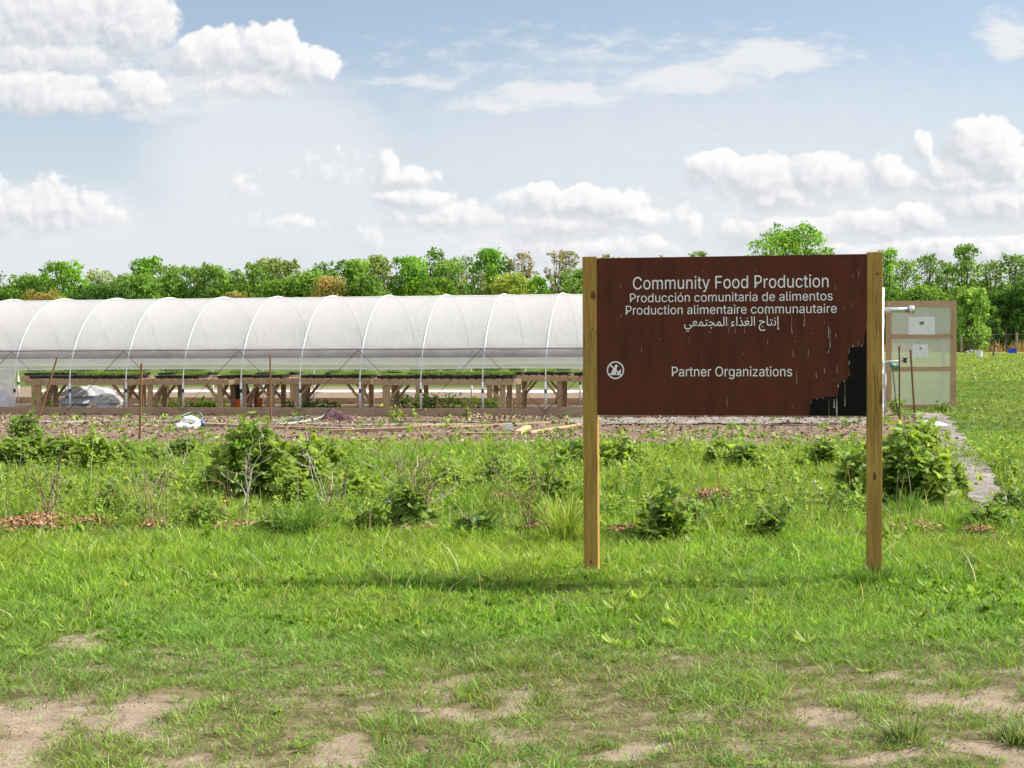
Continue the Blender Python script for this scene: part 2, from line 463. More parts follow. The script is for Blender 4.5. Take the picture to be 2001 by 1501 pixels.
# greenhouse film: milky, lets part of the view and most of the light through
def filmmat(name, clear, trans, col, wr=.35, uneven=1.0):
    m, t, b, out = newmat(name)
    tc = t.node('ShaderNodeTexCoord').outputs['Object']
    n = t.noise(t.v('MULTIPLY', tc, (1.0, 1.0, 1.6)), 2.2, 5, .6)
    n2 = t.noise(t.v('MULTIPLY', tc, (2.2, .6, .6)), 3.0, 4, .65, Distortion=.8)
    b.inputs['Base Color'].default_value = (*col, 1); b.inputs['Roughness'].default_value = .32
    b.inputs['Specular IOR Level'].default_value = .5
    bp = t.node('ShaderNodeBump'); bp.inputs['Strength'].default_value = wr; bp.inputs['Distance'].default_value = .03
    t.l.new(t.m('ADD', n, n2), bp.inputs['Height']); t.l.new(bp.outputs[0], b.inputs['Normal'])
    tl = t.node('ShaderNodeBsdfTranslucent'); tl.inputs[0].default_value = (col[0]*1.1, col[1]*1.1, col[2]*1.1, 1)
    tp = t.node('ShaderNodeBsdfTransparent'); tp.inputs[0].default_value = (.95, .96, .97, 1)
    m1 = t.node('ShaderNodeMixShader'); m1.inputs[0].default_value = trans
    t.l.new(b.outputs[0], m1.inputs[1]); t.l.new(tl.outputs[0], m1.inputs[2])
    m2 = t.node('ShaderNodeMixShader')
    t.l.new(t.ss(n, .3, .8, clear*(1+.15*uneven), clear*(1-.25*uneven)), m2.inputs[0])
    t.l.new(m1.outputs[0], m2.inputs[1]); t.l.new(tp.outputs[0], m2.inputs[2])
    t.l.new(m2.outputs[0], out.inputs[0])
    return m
MAT['film'] = filmmat('greenhouse_film', .27, .50, (.765, .77, .78))
MAT['poly'] = filmmat('ribbed_polycarbonate', .60, .50, (.62, .64, .56), .05, 0.1)
MAT['skirt'] = filmmat('rolled_side_film', .50, .50, (.72, .73, .76))

# ------------------------------------------------------------------ tunnel frame (used by the ground too)
TA = math.atan2(-.1917, .981)
TO = Vector((-9.97, 28.9, 0))
E1 = Vector((math.cos(TA), math.sin(TA), 0)); E2 = Vector((-math.sin(TA), math.cos(TA), 0))
def tun(s, y, z=0): return TO + E1 * s + E2 * y + Vector((0, 0, z))
def s_at(px, y):
    "distance along the tunnel where a photograph column meets the line y metres inside it"
    k = (px - CX) / FPX; o = TO + E2 * y
    return (k * o.y - o.x) / (E1.x - k * E1.y)
def tcoord(x, y):
    dx = np.asarray(x) - TO.x; dy = np.asarray(y) - TO.y
    return dx * E1.x + dy * E1.y, dx * E2.x + dy * E2.y

# ------------------------------------------------------------------ what grows where
BARE_PX = [(110,1405,250,48),(330,1438,170,26),(60,1472,170,36),(105,1255,70,10),(200,1240,60,9),(30,1183,50,7),(190,1288,30,9),
 (1160,1280,45,9),(1255,1292,60,7),(1905,1325,165,30),(1970,1262,90,14),(1860,1355,150,26),(1985,1372,80,20),(1180,1472,160,18),
 (1550,1483,190,16),(1340,1462,90,10),(1900,1452,100,20),(720,1325,60,7),(800,1323,50,7),(640,1385,60,8),(950,1332,50,8),(905,1390,40,9),
 (1050,1312,40,6),(1700,1422,80,9),(1950,1484,110,18),(480,1487,220,12),(760,1492,150,10),(1630,1360,60,7),(1300,1432,50,6),(820,1380,30,6),(1420,1400,40,6),(1105,1440,40,6)]
BARE = []
for (x, y, rx, ry) in BARE_PX:
    p = gp(x, y); BARE.append((p.x, p.y, rx * p.y / FPX, ry * p.y**2 / (FPX * CAM_H)))
def bare(x, y):
    x = np.asarray(x, dtype=np.float64); y = np.asarray(y, dtype=np.float64)
    wx = x + (fbm(x*3.1, y*3.1, 3) - .5) * .9; wy = y + (fbm(x*3.1, y*3.1, 31) - .5) * .8
    b = np.zeros_like(x)
    for (a, c, rx, ry) in BARE:
        d = ((wx-a)/rx)**2 + ((wy-c)/ry)**2
        b = np.maximum(b, sstep(1.35 - d, 0, .9))
    b = b * (.35 + .65*sstep(fbm(x*5.5, y*4.0, 35, 4), .38, .52))
    thin = sstep(fbm(x*3.4+9, y*2.8, 12, 4), .58, .70) * sstep(7.2 - y, 0, 1.2)
    return np.clip(np.maximum(b, thin*.75), 0, 1)
PATH = [gp(*q) for q in ((1815, 812), (1868, 870), (1910, 930), (1936, 980), (1928, 1020))]
def path_d(x, y):
    "signed distance to the path line and half-width there"
    x = np.asarray(x, dtype=np.float64); y = np.asarray(y, dtype=np.float64)
    ys = np.array([p.y for p in PATH][::-1]); xs = np.array([p.x for p in PATH][::-1])
    return x - np.interp(y, ys, xs)
def soil(x, y):
    "worked soil: the bed in front of the tunnel, its floor, the plot behind it"
    s, t_ = tcoord(x, y)
    n = (fbm(np.asarray(x)*.9, np.asarray(y)*.9, 5) - .5)
    right = sstep(path_d(x, y) + n*.5, .25, -.15)
    front = sstep(t_ + n*1.6, -7.3, -6.5)
    behind = 1 - sstep(t_ + n*2, 13.0, 14.5)
    inside = ((s < 17.0) & (t_ > -.3) & (t_ < 4.4)).astype(float)
    a = front * behind
    out = np.where(t_ < 4.4, a * np.where(t_ < 0, right, inside), a * sstep(16.5 + n*3 - s, 0, 1))
    return np.clip(out, 0, 1)
MULCH_PX = [(75,1035,75,20),(15,1040,40,12),(300,1038,30,9),(470,1042,60,8),(810,1040,50,9),(1310,990,30,8),(1395,975,45,12),(1795,1040,40,9),(1912,1052,34,9),(1730,1045,40,8),(1240,1050,60,9),(620,1045,30,6),(1050,1045,40,7),(985,985,40,6), (175,1030,40,6)]
MULCH = []
for (x, y, rx, ry) in MULCH_PX:
    p = gp(x, y); MULCH.append((p.x, p.y, rx * p.y / FPX, max(.10, ry * p.y**2 / (FPX * CAM_H))))
def mulch(x, y):
    x = np.asarray(x, dtype=np.float64); y = np.asarray(y, dtype=np.float64); b = np.zeros_like(x)
    n = (fbm(x*5, y*5, 8) - .5)
    for (a, c, rx, ry) in MULCH:
        b = np.maximum(b, sstep(1.2 - ((x-a)/rx)**2 - ((y-c)/ry)**2 + n*.9, 0, .8))
    return b
def gz(x, y):
    x = np.asarray(x, dtype=np.float64); y = np.asarray(y, dtype=np.float64)
    near = np.exp(-np.maximum(0, y - 12) / 10)
    z = (fbm(x*.7, y*.7, 40, 3) - .5) * .07 * near + (fbm(x*4, y*4, 44, 3) - .5) * .022 * near
    s, t_ = tcoord(x, y)
    z = z * np.where((t_ > -1.2) & (t_ < 5.5) & (s > -9) & (s < 18), .25, 1.0)
    z = z + mulch(x, y) * .05 - bare(x, y) * .012 * near
    z = z + soil(x, y) * (fbm(x*6, y*3, 50, 3) - .5) * .05
    z = z + sstep(y, 110, 420) * 2.2
    return z
def gzf(x, y): return float(gz(np.array([x]), np.array([y]))[0])
def G(px, py):
    p = gp(px, py); p.z = gzf(p.x, p.y); return p

# ------------------------------------------------------------------ ground sheet to the horizon
def axis(lo, hi, step, far, grow):
    a = list(np.arange(lo, hi + 1e-6, step)); st = step
    while a[-1] < far: st *= grow; a.append(a[-1] + st)
    return a
ys = axis(2.0, 32.0, .075, 6000, 1.16)
ys = [-60, -20, -6, -1, .6, 1.5] + ys
xp = axis(0, 9.0, .075, 6000, 1.16)
xs = [-v for v in xp[:0:-1]] + xp
GX, GY = np.meshgrid(np.array(xs), np.array(ys))
gx, gy = GX.ravel(), GY.ravel()
nx, ny = len(xs), len(ys)
ii = np.arange(nx*ny).reshape(ny, nx)
GF = np.stack([ii[:-1, :-1], ii[:-1, 1:], ii[1:, 1:], ii[1:, :-1]], -1).reshape(-1, 4)
s_, t_ = tcoord(gx, gy)
a_soil = soil(gx, gy)
a_bare = np.maximum(bare(gx, gy), a_soil)
a_bare = np.where(gy > 27, np.maximum(a_soil, sstep(fbm(gx*.25, gy*.08, 70), .60, .70)*.35), a_bare)
a_dark = np.clip(a_soil * np.where(t_ < 0, .75, .5) , 0, 1)
a_dry = sstep(gy, 100, 108) * sstep(150 - gy, 0, 25)
m, t, b, out = newmat('ground_earth_and_turf')
pos = t.node('ShaderNodeNewGeometry').outputs['Position']
A = lambda n: t.node('ShaderNodeAttribute', attribute_name=n).outputs['Fac']
nf = t.noise(pos, 7.0, 8, .68); nb = t.noise(pos, .9, 4, .6); ng = t.noise(pos, 60.0, 4, .7)
tan = t.mix(t.ss(nf, .35, .70), (.335, .270, .200), (.19, .145, .10))
tan = t.mix(t.ss(nb, .4, .7, 0, .6), tan, (.225, .178, .130))
brn = t.mix(t.ss(nf, .35, .65), (.215, .152, .108), (.105, .068, .046))
brn = t.mix(t.ss(nb, .45, .7, 0, .6), brn, (.25, .19, .14))
earth = t.mix(A('dark'), tan, brn)
earth = t.mix(t.ss(ng, .55, .8, 0, .6), earth, (.10, .07, .045))
straw = t.mix(t.ss(nf, .35, .65), t.mix(.6, tan, (.15, .13, .05)), (.085, .08, .032))
turf = t.mix(t.ss(nf, .3, .7), (.065, .115, .018), (.115, .165, .030))
turf = t.mix(t.ss(nb, .45, .7), turf, (.125, .145, .038))
turf = t.mix(t.ss(ng, .35, .7, 0, .5), turf, (.04, .065, .016))
near = t.node('ShaderNodeSeparateXYZ'); t.l.new(pos, near.inputs[0])
cover = t.mix(t.ss(near.outputs[1], 8.0, 6.8), turf, straw)
bm = t.ss(t.m('ADD', A('bare'), t.m('MULTIPLY', t.m('SUBTRACT', nf, .5), .9)), .30, .62)
c = t.mix(bm, cover, earth)
c = t.mix(A('dry'), c, (.40, .30, .13))
t.l.new(c, b.inputs['Base Color']); b.inputs['Roughness'].default_value = .95; b.inputs['Specular IOR Level'].default_value = .1
bp = t.node('ShaderNodeBump'); bp.inputs['Strength'].default_value = .9; bp.inputs['Distance'].default_value = .022
t.l.new(t.m('ADD', nf, t.m('MULTIPLY', ng, .5)), bp.inputs['Height']); t.l.new(bp.outputs[0], b.inputs['Normal'])
MAT['ground'] = m
g = fast('ground', np.stack([gx, gy, gz(gx, gy)], 1), GF, MAT['ground'], smooth=True,
         attrs={'bare': a_bare, 'dark': a_dark, 'dry': a_dry})
tag(g, kind='structure')

# worn path of grey weed fabric beside the bushes
pv = []; pf = []
yy = np.linspace(PATH[-1].y, PATH[0].y + .4, 90)
ysP = np.array([p.y for p in PATH][::-1]); xsP = np.array([p.x for p in PATH][::-1])
for i, y in enumerate(yy):
    xc = float(np.interp(y, ysP, xsP)) ; hw = .13 + .010 * (y - 11) + .07*(float(fbm(y*1.3, 4.4, 64))-.5)
    for k in range(9):
        e = (k - 4) / 4
        x = xc + e * hw + (float(fbm(y*2.2, k*.0 + (0 if e < 0 else 9), 61)) - .5) * .30 * abs(e)
        pv.append((x, y, gzf(x, y) + .012 + .11 * (float(fbm(x*5, y*5, 66)) - .42)*(1-abs(e)*.6)))
for i in range(len(yy) - 1):
    for k in range(8): pf.append((i*9+k, i*9+k+1, (i+1)*9+k+1, (i+1)*9+k))
tag(fast('path', np.array(pv), np.array(pf), MAT['fabric'], smooth=True), kind='structure')

# ------------------------------------------------------------------ letter outlines (advance, contours) for the writing on the sign
GLYPH = {
 'C': (510, "267,-7 225,-3 186,7 150,25 119,49 92,79 70,115 53,157 44,203 40,254 44,305 53,352 70,393 92,429 119,459 150,484 186,501 225,512 267,516 293,514 317,511 340,504 362,496 383,485 402,471 419,456 435,438 448,418 459,397 467,373 473,348 408,348 404,365 397,380 389,395 380,407 369,418 357,428 344,437 330,444 315,449 300,453 284,455 267,456 237,453 209,445 184,432 161,414 141,391 125,364 113,332 106,295 103,254 106,213 113,177 125,145 141,117 161,94 184,76 210,63 237,56 267,53 284,54 300,56 315,60 330,65 344,72 357,81 369,90 380,102 389,114 397,128 404,144 408,160 473,160 467,135 459,112 448,91 435,71 420,53 402,38 383,24 363,13 341,5 317,-2 293,-6"),
 'F': (410, "60,0 60,509 369,509 369,452 125,452 125,278 346,278 346,221 125,221 125,0"),
 'O': (533, "267,-7 225,-3 186,7 150,25 119,49 92,79 70,115 53,157 44,203 40,254 44,305 53,352 70,393 92,429 119,459 150,484 186,501 225,512 267,516 309,512 348,501 384,484 415,459 442,429 464,393 480,352 490,305 493,254 490,203 480,157 464,115 442,79 415,49 384,25 348,7 309,-3|267,53 296,55 324,63 349,76 372,94 392,116 408,144 420,176 428,213 430,254 428,295 420,332 408,365 392,392 372,415 349,433 324,446 296,453 267,456 237,453 210,445 184,433 161,415 142,392 125,364 113,332 106,295 103,254 106,213 113,176 125,144 142,117 161,94 184,76 210,63 237,55"),
 'P': (444, "60,0 60,509 235,509 272,506 305,499 332,487 356,471 375,452 390,430 400,404 407,377 409,348 407,318 400,291 390,265 375,243 356,223 332,207 305,195 272,188 235,186 109,186 109,242 233,242 257,244 279,248 297,256 312,266 324,279 333,294 339,310 343,328 344,348 343,367 339,385 333,402 324,416 312,428 297,439 279,446 257,451 232,452 125,452 125,0"),
 'a': (389, "160,-9 137,-7 115,-3 94,5 76,15 60,29 48,45 38,63 32,84 30,108 32,128 36,146 43,161 53,174 64,184 78,193 92,200 108,206 125,211 178,220 234,227 247,229 257,231 265,235 271,240 274,246 276,255 276,257 275,272 272,285 267,297 260,307 251,315 240,322 227,327 212,330 196,331 178,330 163,327 149,322 137,316 127,309 118,301 110,292 104,283 100,274 41,291 51,313 64,331 79,346 95,358 114,368 133,375 153,380 173,383 194,384 239,379 255,375 271,369 286,360 300,350 312,336 322,320 330,301 335,278 337,251 337,0 277,0 277,52 272,52 252,25 242,16 229,8 215,1 199,-4 181,-7|170,45 192,47 211,51 228,59 242,68 254,80 263,93 270,108 274,122 276,138 276,190 259,182 231,176 200,171 175,168 134,159 122,153 112,147 103,139 97,130 93,118 92,105 93,93 96,82 102,72 109,64 119,57 130,52 142,48 156,46"),
 'c': (396, "207,-8 174,-5 144,3 117,16 93,35 72,58 56,85 44,116 37,150 34,187 37,225 44,260 56,291 72,318 93,341 117,360 144,374 174,382 207,384 226,384 243,381 260,377 276,371 291,364 305,356 318,346 330,335 340,322 349,308 356,293 362,277 303,262 290,289 270,311 242,325 207,330 184,328 163,321 145,310 130,296 118,278 108,258 102,236 98,212 96,187 98,163 102,139 108,117 118,97 130,80 145,66 163,55 184,49 207,46 243,52 271,66 292,89 304,117 363,102 357,86 350,70 341,56 331,43 319,32 306,21 292,12 277,5 261,-1 244,-5 226,-7"),
 'd': (424, "195,-8 165,-6 137,3 111,16 89,34 70,57 55,84 43,116 36,151 34,189 36,227 43,261 55,293 70,320 89,342 112,361 137,374 165,382 196,384 218,383 237,379 253,373 267,364 278,355 287,346 306,319 311,319 311,509 372,509 372,0 313,0 313,59 307,59 287,31 277,21 266,12 252,4 236,-3 217,-7|205,47 226,49 246,55 263,65 278,78 290,95 299,115 306,138 310,162 312,189 310,216 306,241 300,263 290,282 278,299 263,312 246,322 227,328 205,330 182,328 162,322 145,311 130,298 118,281 108,261 102,239 98,215 96,189 98,163 102,139 109,117 118,97 130,80 145,66 162,55 182,49"),
 'e': (404, "212,-8 177,-5 145,3 117,16 92,35 72,58 56,85 44,116 37,150 34,187 36,224 44,258 55,290 71,317 91,340 115,359 142,373 172,382 205,384 226,383 246,380 266,374 285,366 303,355 319,341 334,324 347,305 357,282 365,256 370,227 371,194 371,169 75,169 75,221 338,221 310,202 308,226 304,248 298,269 288,286 277,301 263,314 246,323 227,328 205,330 183,328 164,323 146,313 131,301 119,286 109,270 102,251 97,231 96,211 96,178 98,151 102,127 110,106 121,88 135,73 151,61 169,53 190,48 212,46 227,47 241,49 254,53 265,58 276,65 285,73 294,82 300,93 306,105 365,91 358,72 348,55 335,39 320,26 302,14 283,4 261,-3 237,-7"),
 'g': (425, "207,-151 180,-149 156,-146 134,-140 114,-132 97,-122 82,-110 70,-97 59,-84 51,-69 101,-41 122,-66 131,-74 142,-82 154,-88 169,-93 187,-96 207,-97 236,-95 261,-87 282,-75 298,-58 308,-34 311,-6 311,68 306,68 287,41 277,32 266,23 252,16 236,10 217,6 195,5 165,7 138,14 113,27 90,43 71,65 55,90 43,120 36,154 34,191 36,229 43,263 55,293 71,320 90,342 112,361 138,374 166,382 196,384 218,383 237,379 253,373 267,365 279,356 288,346 308,319 313,319 313,379 372,379 372,-9 370,-40 363,-67 350,-90 334,-109 314,-124 291,-136 265,-144 237,-149|205,59 227,61 246,66 264,75 278,87 290,103 300,121 307,142 311,166 312,193 311,219 307,242 300,264 291,283 279,299 264,312 247,322 227,328 205,330 182,328 163,322 145,312 130,298 118,282 109,262 102,241 98,218 96,193 98,167 102,144 109,123 118,104 131,88 145,76 163,66 183,61"),
 'i': (166, "53,0 53,379 114,379 114,0|84,443 73,444 63,448 54,455 47,463 43,472 41,483 43,494 47,504 54,512 63,518 73,522 84,524 95,522 105,518 114,512 121,504 125,494 126,483 125,472 121,463 114,455 105,448 95,444"),
 'l': (189, "139,-2 112,0 91,8 74,20 62,37 55,59 53,84 53,509 114,509 114,99 114,83 117,71 120,62 126,57 135,53 146,52 160,53 170,54 181,3 162,-1"),
 'm': (610, "53,0 53,379 112,379 112,295 108,295 114,314 122,331 132,346 144,358 158,368 172,376 187,382 203,385 219,386 245,383 268,375 287,361 303,342 314,320 321,295 312,295 318,312 326,329 337,343 350,356 364,366 381,375 398,381 417,385 437,386 458,385 478,380 497,372 514,361 529,346 541,328 550,307 555,283 557,255 557,0 496,0 496,254 493,279 485,298 473,313 456,323 438,329 419,330 402,329 387,326 374,320 363,312 353,302 345,290 340,277 336,263 335,247 335,0 274,0 274,260 272,280 265,297 253,311 238,322 220,328 199,330 185,329 171,326 158,320 145,312 135,302 126,289 119,274 115,257 114,238 114,0"),
 'n': (410, "114,227 114,0 53,0 53,379 112,379 112,287 102,287 116,319 132,344 152,362 175,374 200,382 227,384 252,383 275,377 295,369 313,356 328,340 341,321 350,298 355,271 357,240 357,0 296,0 296,235 293,263 286,286 273,304 256,318 235,326 210,329 192,328 176,324 161,317 147,308 136,297 126,283 119,266 115,248"),
 'o': (415, "207,-8 174,-5 144,3 117,16 93,35 72,58 56,85 44,116 37,150 34,187 37,225 44,260 56,291 72,318 93,341 117,360 144,374 174,382 207,384 241,382 271,374 299,360 323,341 343,318 359,291 371,260 379,225 381,187 379,150 371,116 359,85 343,58 323,35 299,16 271,3 241,-5|207,46 231,49 252,55 270,66 285,80 298,97 307,117 314,139 318,163 319,187 318,212 314,236 307,258 298,278 285,296 270,310 252,321 231,328 207,330 184,328 163,321 145,310 130,296 118,278 108,258 102,236 98,212 96,187 98,163 102,139 108,117 118,97 130,80 145,66 163,55 184,49"),
 'r': (259, "53,0 53,379 112,379 112,321 115,321 124,339 137,354 152,367 171,377 191,383 213,385 229,384 243,384 243,322 230,324 207,326 190,324 174,321 159,315 146,306 135,296 126,284 119,269 115,254 114,237 114,0"),
 's': (365, "182,-8 157,-7 133,-3 112,3 93,12 76,24 62,38 50,54 41,73 36,94 94,107 101,87 111,72 124,60 141,52 160,47 181,45 206,47 227,53 244,62 258,74 265,88 268,103 266,115 262,126 254,136 243,144 229,150 212,155 149,170 118,180 92,192 72,208 58,227 50,249 47,274 49,295 55,314 65,332 79,347 95,360 115,370 137,378 161,383 187,384 212,383 234,379 254,372 271,363 286,352 299,339 309,324 318,308 324,290 268,277 262,291 254,304 243,316 228,325 210,331 187,333 166,331 147,326 131,317 119,305 111,292 109,277 110,264 115,253 124,243 136,235 152,229 172,223 229,209 261,200 287,187 306,171 320,153 328,131 331,107 329,85 323,65 312,47 298,31 281,18 260,6 236,-2 210,-7"),
 't': (227, "204,379 204,327 6,327 6,379|65,471 126,471 126,98 127,83 130,70 136,61 144,55 156,51 170,50 185,51 202,54 213,2 192,-3 168,-4 138,-1 113,7 92,21 77,41 68,64 65,93"),
 'u': (410, "182,-5 158,-3 135,2 115,11 97,23 82,39 69,59 60,82 54,109 53,139 53,379 114,379 114,144 116,117 124,94 137,75 154,61 175,53 200,50 218,51 234,55 249,62 263,71 274,83 283,97 290,113 295,132 296,153 296,379 357,379 357,0 298,0 298,92 307,92 294,60 277,35 257,17 234,5 209,-3"),
 'y': (389, "47,-139 61,-86 71,-87 83,-89 94,-90 104,-89 113,-86 122,-81 130,-74 138,-64 145,-51 151,-36 163,-1 17,379 84,379 165,155 187,87 206,21 184,21 202,87 224,155 305,379 371,379 204,-58 196,-77 187,-93 177,-107 165,-119 153,-128 139,-136 125,-141 109,-144 91,-145 65,-143"),
 'z': (380, "42,0 42,46 254,320 254,323 48,323 48,379 333,379 333,331 126,60 126,56 339,56 339,0"),
 'ó': (415, "207,-8 174,-5 144,3 117,16 93,35 72,58 56,85 44,116 37,150 34,187 37,225 44,260 56,291 72,318 93,341 117,360 144,374 174,382 207,384 241,382 271,374 299,360 323,341 343,318 359,291 371,260 379,225 381,187 379,150 371,116 359,85 343,58 323,35 299,16 271,3 241,-5|207,46 231,49 252,55 270,66 285,80 298,97 307,117 314,139 318,163 319,187 318,212 314,236 307,258 298,278 285,296 270,310 252,321 231,328 207,330 184,328 163,321 145,310 130,296 118,278 108,258 102,236 98,212 96,187 98,163 102,139 108,117 118,97 130,80 145,66 163,55 184,49|181,429 228,529 297,529 231,429"),
 ' ': (188, ""),
}
